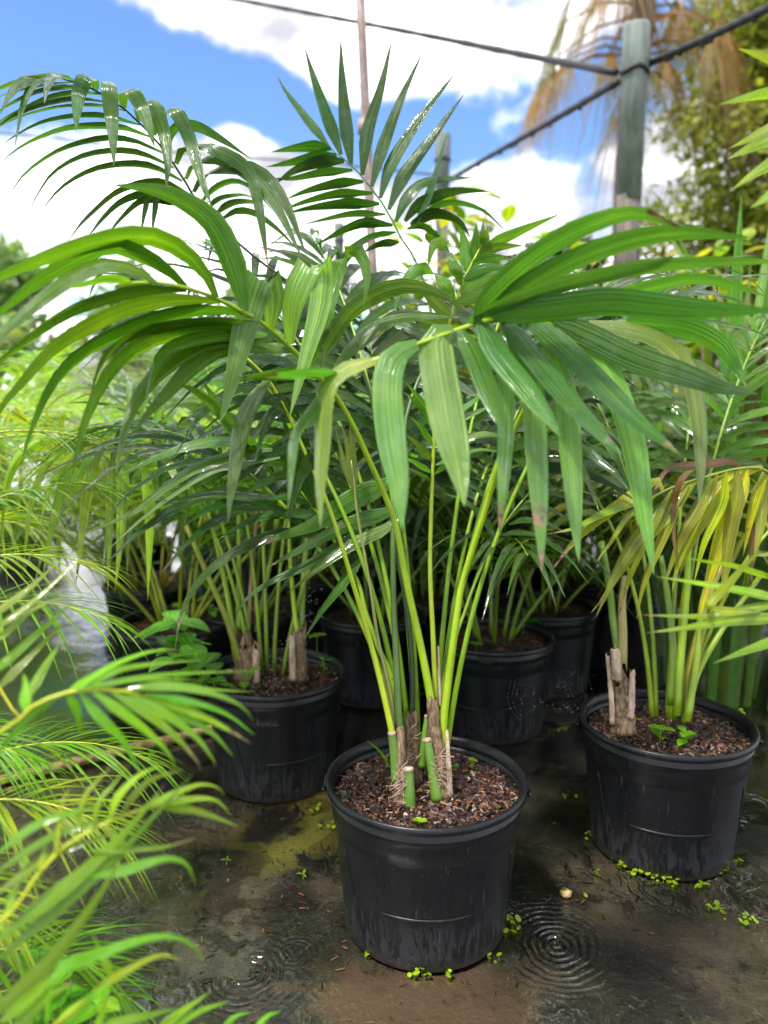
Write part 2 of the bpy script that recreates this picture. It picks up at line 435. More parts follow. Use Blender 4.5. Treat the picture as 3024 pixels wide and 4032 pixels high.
def tube(path, radii, seg=8, cap=True):
    path = np.asarray(path, float); n = len(path); V = []; F = []
    T = np.gradient(path, axis=0); T /= np.linalg.norm(T, axis=1)[:, None] + 1e-9
    ref = np.array([0, 0, 1.0]) if abs(T[0][2]) < .9 else np.array([1.0, 0, 0])
    a = np.cross(ref, T[0]); a /= np.linalg.norm(a)
    for i in range(n):
        a = a - T[i] * np.dot(a, T[i]); a /= np.linalg.norm(a) + 1e-9
        b = np.cross(T[i], a)
        r = radii[i] if hasattr(radii, '__len__') else radii
        for k in range(seg):
            g = 2 * math.pi * k / seg
            V.append(path[i] + (a * math.cos(g) + b * math.sin(g)) * r)
    for i in range(n - 1):
        for k in range(seg):
            F.append((i * seg + k, i * seg + (k + 1) % seg, (i + 1) * seg + (k + 1) % seg, (i + 1) * seg + k))
    if cap:
        F.append(tuple(range(seg))[::-1]); F.append(tuple(range((n - 1) * seg, n * seg)))
    return V, F
def sphere_into(V, F, c, r, sub=0):
    b = len(V); t = (1 + 5 ** .5) / 2
    pts = [(-1, t, 0), (1, t, 0), (-1, -t, 0), (1, -t, 0), (0, -1, t), (0, 1, t), (0, -1, -t), (0, 1, -t), (t, 0, -1), (t, 0, 1), (-t, 0, -1), (-t, 0, 1)]
    for p in pts:
        q = np.array(p) / math.sqrt(1 + t * t) * r; V.append(np.asarray(c) + q)
    for f in [(0, 11, 5), (0, 5, 1), (0, 1, 7), (0, 7, 10), (0, 10, 11), (1, 5, 9), (5, 11, 4), (11, 10, 2), (10, 7, 6), (7, 1, 8), (3, 9, 4), (3, 4, 2), (3, 2, 6), (3, 6, 8), (3, 8, 9), (4, 9, 5), (2, 4, 11), (6, 2, 10), (8, 6, 7), (9, 8, 1)]:
        F.append(tuple(b + i for i in f))

# ------------------------------------------------------------------ ground and water
def axis(lo, hi, step, far_lo, far_hi):
    a = list(np.arange(lo, hi, step)); s = step
    x = hi
    while x < far_hi: a.append(x); s *= 1.35; x += s
    a.append(far_hi); s = step; x = lo - step; b = []
    while x > far_lo: b.append(x); s *= 1.35; x -= s
    b.append(far_lo)
    return b[::-1] + a
def ground_z(x, y):
    if y > 9 or abs(x) > 6: return -0.012
    h = .0050 * noise.noise((x * 2.3, y * 2.3, 1.7)) + .0035 * noise.noise((x * 8, y * 8, 4.1)) + .0014 * noise.noise((x * 32, y * 32, 9.3)) - .0012
    # raised silt on the left, where the film of water is broken
    h += .0055 * math.exp(-(((x + .33) / .22) ** 2 + ((y - 1.25) / .2) ** 2))
    h -= .0060 * math.exp(-(((x - .32) / .16) ** 2 + ((y - 1.18) / .15) ** 2))
    h -= .0050 * math.exp(-(((x + .15) / .2) ** 2 + ((y - 1.02) / .10) ** 2))
    h -= .0070 * math.exp(-(((x + .75) / .35) ** 2 + ((y - 2.3) / .9) ** 2))
    return h
xs = axis(-1.7, 1.7, .016, -400, 400); ys = axis(.5, 3.2, .014, -40, 420)
V = [(x, y, ground_z(x, y)) for y in ys for x in xs]
nx = len(xs)
F = [(j * nx + i, j * nx + i + 1, (j + 1) * nx + i + 1, (j + 1) * nx + i) for j in range(len(ys) - 1) for i in range(nx - 1)]
structure(mesh_obj('ground', V, F, GROUND))
xs = np.linspace(-12, 12, 25); ys = np.linspace(-2, 26, 29)
V = [(x, y, 0.0016) for y in ys for x in xs]
F = [(j * 25 + i, j * 25 + i + 1, (j + 1) * 25 + i + 1, (j + 1) * 25 + i) for j in range(28) for i in range(24)]
structure(mesh_obj('rain_water', V, F, WATER))

# ------------------------------------------------------------------ background: buildings, trees, posts, cables
def box(name, c, s, mt, parent, rz=0):
    x, y, z = s[0] / 2, s[1] / 2, s[2] / 2
    Vv = [Matrix.Rotation(rz, 3, 'Z') @ Vector(p) + Vector(c) for p in ((-x, -y, -z), (x, -y, -z), (x, y, -z), (-x, y, -z), (-x, -y, z), (x, -y, z), (x, y, z), (-x, y, z))]
    return mesh_obj(name, Vv, [(0, 3, 2, 1), (4, 5, 6, 7), (0, 1, 5, 4), (1, 2, 6, 5), (2, 3, 7, 6), (3, 0, 4, 7)], mt, parent, smooth=False)
def shed(x, y, w, h, dpt, label, n=3):
    t = thing('shed', (x, y, 0), label, 'building', 'distant nursery buildings')
    box('wall', (x, y, h / 2), (w, dpt, h), WALLP, t)
    V = [(x - w * .54, y - dpt * .6, h), (x + w * .54, y - dpt * .6, h), (x + w * .54, y + dpt * .6, h), (x - w * .54, y + dpt * .6, h), (x - w * .54, y, h + w * .14), (x + w * .54, y, h + w * .14)]
    mesh_obj('roof', V, [(0, 1, 5, 4), (2, 3, 4, 5), (0, 4, 3), (1, 2, 5), (0, 3, 2, 1)], ROOFG, t, smooth=False)
    for k in range(n):
        wx = x - w / 2 + w * (k + .5) / n
        box('window', (wx, y - dpt / 2 - .03, h * .55), (w / n * .45, .06, h * .35), GLASSD, t)
shed(-9.5, 34, 7, 2.3, 4, 'low pale building far behind the palms at the left edge')
shed(-2.5, 40, 6, 2.6, 4, 'pale grey building far behind the arching palm frond, left of the rusty pole', 4)
shed(9.0, 38, 6, 2.2, 4, 'low pale building far behind the green topped post', 3)
# grey shade cloth screen on posts behind the strap leaved plants
t = thing('shade_screen', (4.6, 7.6, 0), 'grey shade cloth screen far behind the strap leaved plants at right', 'screen')
sv = []; sf = []
for i in range(25):
    x = 2.6 + i * .17
    for j in range(9):
        sv.append((x, 7.6 + .03 * math.sin(i * 1.3) + .02 * math.sin(j * 1.7 + i), .05 + j * .2))
sf = [(i * 9 + j, (i + 1) * 9 + j, (i + 1) * 9 + j + 1, i * 9 + j + 1) for i in range(24) for j in range(8)]
mesh_obj('cloth', sv, sf, SHADE, t)
for x in (2.6, 4.6, 6.68):
    v, f = tube([(x, 7.66, 0), (x, 7.66, .9), (x, 7.66, 1.75)], .035); mesh_obj('post', v, f, WOOD, t)

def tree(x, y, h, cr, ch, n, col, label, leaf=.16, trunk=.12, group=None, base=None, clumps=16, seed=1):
    r = random.Random(seed)
    t = thing('tree', (x, y, 0), label, 'tree', group)
    zb = h - ch if base is None else base
    p = [(x + .08 * math.sin(k), y, h * .92 * k / 6) for k in range(7)]
    v, f = tube(p, [trunk * (1 - .8 * k / 6) + .01 for k in range(7)]); 
    for k in range(7):
        a = r.uniform(0, 6.28); z0 = zb * .8 + (h - zb) * .1 * k
        q = [(x, y, z0), (x + math.cos(a) * cr * .4, y + math.sin(a) * cr * .4, z0 + ch * .12), (x + math.cos(a) * cr * .75, y + math.sin(a) * cr * .75, z0 + ch * .18)]
        v2, f2 = tube(q, [trunk * .4, trunk * .25, .01], 5); b = len(v); v += v2; f += [tuple(i + b for i in g) for g in f2]
    mesh_obj('trunk', v, f, TRUNK, t)
    cs = []
    for k in range(clumps):
        a = r.uniform(0, 6.28); zz = r.random(); rr = cr * (.25 + .75 * r.random()) * (1 - .55 * abs(zz - .35))
        cs.append((x + math.cos(a) * rr * .8, y + math.sin(a) * rr * .8, zb + zz * (h - zb), cr * r.uniform(.22, .42)))
    V = []; F = []; U = []
    for k in range(n):
        c = cs[r.randrange(clumps)]
        d = Vector((r.gauss(0, 1), r.gauss(0, 1), r.gauss(0, .8))).normalized() * c[3] * r.random() ** .4
        p = Vector(c[:3]) + d
        a = Vector((r.gauss(0, 1), r.gauss(0, 1), r.gauss(0, 1))).normalized(); b = a.orthogonal().normalized()
        s = leaf * r.uniform(.6, 1.3); i = len(V)
        V += [p - a * s, p + b * s * .45, p + a * s, p - b * s * .45]; U += [(0, 0), (0, .5), (1, .6), (.5, .5)]
        F.append((i, i + 1, i + 2, i + 3))
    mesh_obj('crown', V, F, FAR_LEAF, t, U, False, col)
    return t
tree(4.35, 8.6, 5.6, 1.75, 5.0, 32000, (.19, .25, .06), 'dense olive green tree beyond the green topped post, filling the top right corner', .07, .14, clumps=75, seed=3)
tree(6.4, 10.8, 5.6, 1.8, 4.8, 7000, (.09, .15, .035), 'dark green tree at the right edge behind the dense olive tree', .12, .14, clumps=26, seed=4)
tree(-9.5, 19, 4.6, 2.0, 3.2, 1700, (.15, .27, .17), 'hazy olive tree at the far left edge above the palms', .2, .16, clumps=18, seed=5)  # pale leaf colour of this and the next two trees stands in for haze
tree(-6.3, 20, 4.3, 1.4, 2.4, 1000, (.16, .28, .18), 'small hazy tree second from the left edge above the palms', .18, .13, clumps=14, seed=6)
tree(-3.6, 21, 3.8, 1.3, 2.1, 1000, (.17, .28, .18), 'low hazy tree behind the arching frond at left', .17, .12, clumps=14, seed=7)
tree(3.1, 13.5, 3.6, 1.0, 2.0, 2600, (.07, .09, .05), 'small dark tree just left of the green topped post', .12, .10, clumps=16, seed=8)
tree(1.55, 15, 3.0, .9, 1.6, 1500, (.12, .14, .07), 'low dark bush tree behind the upright frond', .13, .10, clumps=12, seed=9)
HZ = ['leftmost', 'second from the left', 'third from the left', 'middle', 'third from the right', 'second from the right', 'rightmost']
for k in range(7):
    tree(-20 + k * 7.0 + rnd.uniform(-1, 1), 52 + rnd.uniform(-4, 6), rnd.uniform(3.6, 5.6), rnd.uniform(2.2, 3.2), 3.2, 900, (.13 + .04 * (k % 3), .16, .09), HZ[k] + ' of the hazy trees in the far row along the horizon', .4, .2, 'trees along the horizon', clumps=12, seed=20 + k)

def post(x, y, rad, h, zpaint, label):
    t = thing('post', (x, y, 0), label, 'post', 'green topped posts')
    v, f = tube([(x + .01 * math.sin(k * 1.7), y, zpaint * k / 6) for k in range(7)], [rad * (1.0 + .04 * math.sin(k * 2.1)) for k in range(7)], 14)
    mesh_obj('shaft', v, f, WOOD, t)
    v, f = tube([(x, y, zpaint - .02), (x, y, h - .22), (x, y, h - .20), (x, y, h - .01), (x, y, h)], [rad * 1.07, rad * 1.07, rad * 1.16, rad * 1.16, rad * 1.10], 14)
    mesh_obj('painted_top', v, f, GREENPOST, t)
    v, f = tube([(x + rad * 1.16 * math.cos(a), y + rad * 1.16 * math.sin(a), h - .215 + .01 * math.sin(a * 3)) for a in np.linspace(0, 6.2, 17)], .012, 6)
    mesh_obj('wire_tie', v, f, CABLE, t)
P1 = W(2490, 500, 3.85); P2 = W(1742, 700, 6.6); P3 = W(1335, 900, 9.5)
post(P1.x, P1.y, .057, W(2490, 125, 3.85).z, W(2490, 760, 3.85).z, 'thick green topped wooden post holding the black cables, at right')
post(P2.x, P2.y, .058, W(1742, 535, 6.6).z, W(1742, 800, 6.6).z, 'green topped wooden post just right of the upright frond')
post(P3.x, P3.y, .060, W(1335, 880, 9.5).z, W(1335, 1100, 9.5).z, 'pale green topped post behind the foot of the rusty pole')
# thin rusty pole
a = W(1412, -160, 3.4); b = W(1463, 965, 3.4)
dv = (a - b); foot = b - dv * (b.z / dv.z)
t = thing('pole', foot, 'thin rusty metal pole rising behind the upright frond', 'pole')
pp = [foot.lerp(a, k / 8) for k in range(9)]
v, f = tube(pp, [.021] * 9, 12); mesh_obj('shaft', v, f, RUSTPIPE, t)
jn = W(1430, 500, 3.4); v, f = tube([jn - dv.normalized() * .03, jn, jn + dv.normalized() * .03], [.024, .025, .024], 12); mesh_obj('coupling', v, f, RUSTPIPE, t)

def cable(pts, rad, label, lumps=0, sag=0.0):
    P = catmull([tuple(p) for p in pts], 40)
    P[:, 2] -= sag * np.sin(np.linspace(0, math.pi, 41))
    rr = [rad * (1 + .12 * math.sin(i * 2.3)) for i in range(41)]
    v, f = tube(P, rr, 7)
    for k in range(lumps):
        i = rnd.randrange(2, 39); sphere_into(v, f, P[i] - np.array([0, 0, rad]), rad * .8)
    o = mesh_obj('cable', v, f, CABLE, None)
    tag(o, label, 'cable', 'overhead cables')
cable([W(700, -45, 8.0), W(1500, 105, 6.0), W(2080, 220, 4.6), W(2425, 285, 3.85)], .020, 'black cable running from the top of the sky down to the green topped post')
cable([W(2545, 255, 3.85), W(2780, 150, 3.5), W(3040, 25, 3.1), W(3300, -110, 2.8)], .0185, 'thick black cable rising from the post to the top right corner', 14)
cable([W(2430, 325, 3.85), W(2200, 460, 4.6), W(1930, 615, 5.8), W(1760, 715, 6.6)], .019, 'black cable slanting from the thick post down left to the farther post', 10)
cable([W(-200, 505, 7.5), W(250, 548, 7.5), W(700, 600, 7.2), W(1240, 640, 6.9), W(1730, 690, 6.6)], .009, 'thin dark cable crossing low behind the upper left arching frond')

# dead-skirted fan palm behind the post
fx, fy = W(2440, 300, 8.5).x, 8.5
fz = W(2500, -60, 8.5).z
t = thing('fan_palm', (fx, fy, 0), 'tall fan palm with a skirt of dead orange leaves behind the post', 'palm')
v, f = tube([(fx + .05 * math.sin(k), fy, fz * k / 8) for k in range(9)], [.17 - .006 * k for k in range(9)], 12)
mesh_obj('trunk', v, f, TRUNK, t)
FANC = [(.27, .18, .11), (.21, .16, .11), (.17, .15, .12), (.12, .15, .08), (.33, .23, .15)]
for k in range(36):
    r = random.Random(100 + k)
    az = r.uniform(0, 6.28); z0 = fz + r.uniform(-1.35, .35); green = z0 > fz + .2
    L = r.uniform(.2, .95)
    out = Vector((math.cos(az), math.sin(az), 0))
    b0 = Vector((fx, fy, z0)); up = .5 if green else -.25
    tip = b0 + out * L + Vector((0, 0, up * L))
    pv, pf = tube([b0, b0.lerp(tip, .5) + Vector((0, 0, .1)), tip], [.018, .014, .01], 5)
    parts = [(pv, pf, [(0, 0)] * len(pv))]
    sd = Vector((-out.y, out.x, 0))
    for j in range(17):
        a = (j / 16 - .5) * 2.3
        d = (out * math.cos(a) * .55 + sd * math.sin(a) * .75 + Vector((0, 0, (.3 if green else -.7) + r.uniform(-.25, .15))))
        l = r.uniform(.45, 1.05)
        pts = [np.array(tip + d * l * s - Vector((0, 0, (.25 if green else .75) * l * s * s))) for s in (0, .3, .6, 1)]
        side = [np.array(sd * math.cos(a) - out * math.sin(a))] * 4
        parts.append(strip(pts, .026 if green else .017, side, fold=.2))
    v, f, u = merge(parts)
    c = (.09, .13, .04) if green else FANC[k % 5]
    mesh_obj('leaf' if green else 'dead_leaf', v, f, FAR_LEAF, t, u, True, c)

# ------------------------------------------------------------------ pots
PR, PH, PB = .18, .286, .148
def pot_r(z): return PB + (PR - .006 - PB) * (z / PH)
SEG = 72
def lathe(prof):
    V = []; F = []
    for (r, z) in prof:
        for k in range(SEG):
            a = 2 * math.pi * k / SEG; V.append((r * math.cos(a), r * math.sin(a), z))
    for i in range(len(prof) - 1):
        for k in range(SEG):
            F.append((i * SEG + k, i * SEG + (k + 1) % SEG, (i + 1) * SEG + (k + 1) % SEG, (i + 1) * SEG + k))
    return V, F
def raw_mesh(name, V, F, mt, smooth=True):
    me = bpy.data.meshes.new(name); me.from_pydata([tuple(v) for v in V], [], F)
    if smooth: me.polygons.foreach_set('use_smooth', [True] * len(me.polygons))
    me.materials.append(mt); return me
prof = [(0.0, .004), (PB - .012, .004), (PB - .004, .000), (PB + .001, .005), (pot_r(.03), .03), (pot_r(.09), .09), (pot_r(.15), .15), (pot_r(.205), .205),
        (pot_r(.210), .2100), (pot_r(.212) + .0022, .2125), (pot_r(.24) + .0022, .24), (pot_r(.2545) + .0022, .2545), (pot_r(.257) + .0052, .2565), (pot_r(.2585) + .0050, .2590), (pot_r(.2605) + .0015, .2605), (pot_r(.27) + .0020, .270)]
inner = [(pot_r(.27) + .0046, .270), (pot_r(.272), .272), (pot_r(.25) - .002, .25), (pot_r(.2) - .002, .2)]
body = prof + [(pot_r(.272) - .001, .2725)] + [(pot_r(.25) - .003, .25), (pot_r(.19) - .003, .19)]
V, F = lathe(body); POT_ME = raw_mesh('pot', V, F, POT)
rim = [(pot_r(.268) + .001, .2695), (PR - .001, .2705), (PR + .0026, .2735), (PR + .0034, .2785), (PR + .0022, .2835), (PR - .001, .2860), (PR - .0045, .2850), (pot_r(.27) - .002, .2800), (pot_r(.268) - .0035, .2690)]
V, F = lathe(rim); RIM_ME = raw_mesh('rim', V, F, POT)
def arc_mesh(z, a0, a1, rad, off=.0005):
    P = [((pot_r(z) + off) * math.cos(a), (pot_r(z) + off) * math.sin(a), z) for a in np.linspace(a0, a1, 22)]
    rr = [rad * min(1, .15 + 6 * min(i, 21 - i) / 21) for i in range(22)]
    return tube(P, rr, 6)
V = []; F = []
v, f = arc_mesh(.107, R(-30), R(30), .0026); RIDGE_ME = raw_mesh('ridge', v, f, POT)
P = [((pot_r(z) + .0003) * math.cos(a), (pot_r(z) + .0003) * math.sin(a), z) for a, z in zip(np.linspace(R(-58), R(-46), 14), np.linspace(.19, .025, 14))]
v, f = tube(P, .0018, 6); SEAM_ME = raw_mesh('seam', v, f, POT)
P = [((PR + .006) * math.cos(a), (PR + .006) * math.sin(a), .268 - .012 * math.sin((a + R(9)) / R(18) * math.pi)) for a in np.linspace(R(-9), R(9), 12)]
v, f = tube(P, .0042, 8); HANDLE_ME = raw_mesh('handle', v, f, POT)
def soil_mesh(seed, zc=.252):
    r0 = pot_r(zc) - .004; V = [(0, 0, zc + .008)]; F = []
    for i in range(1, 13):
        for k in range(40):
            a = 2 * math.pi * k / 40; r = r0 * i / 12
            x, y = r * math.cos(a), r * math.sin(a)
            V.append((x, y, zc + .010 * (1 - (i / 12) ** 2) + .006 * noise.noise((x * 22 + seed, y * 22, 0))))
    for k in range(40): F.append((0, 1 + k, 1 + (k + 1) % 40))
    for i in range(11):
        for k in range(40):
            F.append((1 + i * 40 + k, 1 + (i + 1) * 40 + k, 1 + (i + 1) * 40 + (k + 1) % 40, 1 + i * 40 + (k + 1) % 40))
    return raw_mesh('soil', V, F, SOIL)
def mulch_mesh(seed, n, zc=.252):
    r = random.Random(seed); V = []; F = []
    r0 = pot_r(zc) - .008
    for k in range(n):
        q = r0 * math.sqrt(r.random()); a = r.uniform(0, 6.28)
        x, y = q * math.cos(a), q * math.sin(a)
        z = zc + .011 * (1 - (q / r0) ** 2) + .006 * noise.noise((x * 22 + seed, y * 22, 0)) + r.uniform(0, .004)
        L = min(.036, .003 + r.expovariate(1 / .0065)); w = r.uniform(.001, .0055) if L < .016 else r.uniform(.001, .0026); h = r.uniform(.0006, .002)
        M = Matrix.Translation((x, y, z)) @ Matrix.Rotation(r.uniform(0, 6.28), 4, 'Z') @ Matrix.Rotation(r.gauss(0, .35), 4, 'Y') @ Matrix.Rotation(r.uniform(-.8, .8), 4, 'X')
        b = len(V)
        for p in ((-L, -w, -h), (L * .8, -w * .7, -h), (L, w * .6, -h), (-L * .8, w, -h), (-L, -w * .8, h), (L * .7, -w * .6, h), (L * .9, w * .5, h), (-L * .8, w * .7, h)):
            V.append(M @ Vector((p[0] / 2, p[1], p[2])))
        F += [tuple(b + i for i in g) for g in ((4, 5, 6, 7), (0, 1, 5, 4), (1, 2, 6, 5), (2, 3, 7, 6), (3, 0, 4, 7))]
    return raw_mesh('mulch', V, F, MULCH, False)
SOIL_ME = [soil_mesh(s) for s in (1, 5)]
MULCH_ME = [mulch_mesh(11, 4600), mulch_mesh(12, 2600), mulch_mesh(13, 700)]
def inst(me, name, parent, M, color=None):
    o = bpy.data.objects.new(name, me)
    COL.objects.link(o); o.parent = parent
    o.matrix_basis = M
    if color: o.color = (*color, 1)
    return o
def potted(loc, rot, label, detail=2, tilt=0.0, group=None):
    t = thing('potted_palm', loc, label, 'potted palm', group)
    q = random.Random(int(loc[0] * 1000) + int(loc[1] * 700))
    M = Matrix.Rotation(tilt, 4, 'Y') @ Matrix.Rotation(rot, 4, 'Z') @ Matrix.Diagonal((1 + q.uniform(-.018, .018), 1 + q.uniform(-.018, .018), 1, 1))
    p = inst(POT_ME, 'pot', t, M)
    I = Matrix.Identity(4)
    inst(RIM_ME, 'rim', p, I)
    if detail > 0:
        for k in range(3):
            inst(RIDGE_ME, 'ridge', p, Matrix.Rotation(R(120) * k, 4, 'Z'))
            inst(SEAM_ME, 'seam', p, Matrix.Rotation(R(120) * k, 4, 'Z'))
        for k in range(2): inst(HANDLE_ME, 'handle', p, Matrix.Rotation(R(90 + 180 * k), 4, 'Z'))
    inst(SOIL_ME[0 if detail == 2 else 1], 'soil', t, M)
    o = inst(MULCH_ME[2 - detail], 'mulch', t, M); o['kind'] = 'stuff'
    return t

# ------------------------------------------------------------------ palm fronds
PET = (.30, .45, .012)
def tube_obj(name, pts, r0, r1, parent, mt=STALK, color=PET, n=26, seg=8):
    P = catmull([tuple(p) for p in pts], n)
    rr = [r0 + (r1 - r0) * i / n for i in range(n + 1)]
    v, f = tube(P, rr, seg)
    return mesh_obj(name, v, f, mt, parent, None, True, color)
CAMN = np.array(CAM)
def traced_strip(zone, e, rach, dz, wreal, n=13, roll_jit=.25, seed=0, prof=None):
    w = e[0]; sc = ZN[zone][2]
    px = catmull([S(zone, e[i], e[i + 1]) for i in range(1, len(e), 2)], n)
    ra = np.array(rach); k = np.argmin(((ra[:, :2] - px[0]) ** 2).sum(1)); d0 = ra[k, 2]
    tt = np.linspace(0, 1, n + 1)
    path = np.array([np.array(W(p[0], p[1], d0 + dz * t ** 1.2)) for p, t in zip(px, tt)])
    app = w * sc * (d0 + dz * .4) / FPX
    vd = path - CAMN; vd /= np.linalg.norm(vd, axis=1)[:, None]
    T = np.gradient(path, axis=0); T /= np.linalg.norm(T, axis=1)[:, None] + 1e-9
    s0 = np.cross(T, vd); s0 /= np.linalg.norm(s0, axis=1)[:, None] + 1e-9
    r = random.Random(seed)
    fold_over = float(np.dot(T[1], T[-2])) < -.15
    real = max(app, wreal); phi = math.acos(min(1, app / real)) + r.uniform(-roll_jit, roll_jit) * .5
    n0 = np.cross(s0, T)
    best = None
    for sg in (1, -1):
        s = s0 * math.cos(phi) + n0 * math.sin(sg * phi)
        q = np.cross(s, T)[n // 3]
        if best is None or abs(q[2]) > best[0]: best = (abs(q[2]), s)
    s = best[1]
    if fold_over:
        m = s0[int(n * .55):].mean(axis=0); m /= np.linalg.norm(m)
        s = np.array([m] * (n + 1))
        # lean towards the viewer over the bend
        path = path - vd * (.03 * np.sin(np.clip(tt * 2.2, 0, 1) * math.pi))[:, None]
    return strip(path, real, s, prof or (long_prof if fold_over else palm_prof), fold=.10)
_seed = [0]
def traced_frond(parent, rach, leaflets, dz=-.12, wreal=.028, col=(.04, .12, .018), rcol=PET, r0=.006, r1=.0018, jit=.25, ws=1.0, name='frond', n=13, prof=None):
    """rach: [(zone,x,y,d)...]; leaflets: [(zone,[entries])...]"""
    px = [(*S(z, x, y), d) for (z, x, y, d) in rach]
    P = catmull(px, 34)
    pts = [np.array(W(*p)) for p in P]
    rr = [r0 + (r1 - r0) * (i / 34) ** .8 for i in range(35)]
    v, f = tube(pts, rr, 8)
    fo = mesh_obj(name, v, f, STALK, parent, None, True, rcol)
    k = 0
    for zone, es in leaflets:
        for e in es:
            _seed[0] += 1; k += 1
            opt = {}
            if isinstance(e[-1], dict): opt = e[-1]; e = e[:-1]
            e = [e[0] * ws] + list(e[1:])
            v, f, u = traced_strip(zone, e, P, opt.get('dz', dz), opt.get('w', wreal), n, jit, _seed[0], prof)
            r = random.Random(_seed[0] * 7)
            c = opt.get('c', col); dry = opt.get('dry', r.choice((0, .05, .12, .2)))
            c = tuple(x * r.uniform(.85, 1.2) for x in c)
            mesh_obj('leaflet', v, f, LEAF, fo, u, True, (*c, 1 - dry))
    return fo

def frond(parent, base, az, el, length, droop, nl, ll, lw, col, sep=True, rows=7, pet=.35, r0=.006, rcol=PET, seed=0, vang=25, sag=.4, dry=0, name='frond', yellow=None):
    r = random.Random(seed * 31 + 5)
    n = 22; p = np.array(base, float); pts = [p]; 
    a2 = az
    for i in range(n):
        s = (i + .5) / n
        e = el - droop * s ** 1.5
        a2 += r.uniform(-.02, .02)
        p = p + np.array([math.cos(a2) * math.cos(e), math.sin(a2) * math.cos(e), math.sin(e)]) * length / n
        pts.append(p)
    pts = np.array(pts)
    v, f = tube(pts, [r0 * (1 - .78 * (i / n)) for i in range(n + 1)], 7)
    fo = mesh_obj(name, v, f, STALK, parent, None, True, rcol)
    T = np.gradient(pts, axis=0); T /= np.linalg.norm(T, axis=1)[:, None]
    parts = []
    for side in (-1, 1):
        for k in range(nl):
            x = (k + (.25 if side > 0 else -.25) + .25) / nl
            x = min(max(x, 0), 1); s = (pet + (1 - pet) * x) * n
            i = min(int(s), n - 1); fr = s - i
            pos = pts[i] * (1 - fr) + pts[i + 1] * fr; t = T[i]
            S_ = np.cross(t, (0, 0, 1)); S_ /= np.linalg.norm(S_) + 1e-9
            Nn = np.cross(S_, t)
            a = R(64 - 44 * x + r.uniform(-7, 7)); vv = R(vang + r.uniform(-12, 12))
            d = t * math.cos(a) + side * S_ * math.sin(a) * math.cos(vv) + Nn * math.sin(a) * math.sin(vv)
            L = ll * (.62 + .42 * math.sin(math.pi * min(1, .12 + .95 * x)) - .28 * x) * r.uniform(.88, 1.1)
            g = sag * r.uniform(.7, 1.4)
            path = np.array([pos + d * L * q - np.array([0, 0, g * L * q * q]) + d * 0 for q in np.linspace(0, 1, rows)])
            sd = np.cross(d, Nn); sd /= np.linalg.norm(sd) + 1e-9
            parts.append(strip(path, lw * r.uniform(.8, 1.15) * (1 - .35 * x), [sd] * rows, fold=.12))
    if sep:
        for q, (v, f, u) in enumerate(parts):
            c = tuple(y * r.uniform(.82, 1.2) for y in col)
            if yellow and r.random() < yellow: c = (c[1] * 1.9, c[1] * 1.45, c[2] * .8)
            mesh_obj('leaflet', v, f, LEAF, fo, u, True, (*c, 1 - dry * r.random()))
    else:
        v, f, u = merge(parts)
        o = mesh_obj('leaflets', v, f, LEAF, fo, u, True, (*col, 1 - dry)); o['kind'] = 'stuff'
    return fo

# ------------------------------------------------------------------ the main palm
DK = (.034, .108, .014)
MD = (.060, .160, .014)
LT = (.125, .265, .085)
main = potted((.0776, 1.334, 0), R(-93), 'large dark green feather palm in the black pot at front centre', 2)
# B3 base points sit on the soil of the front pot
def b3(x, y, d): return ('B3', x, y, d)
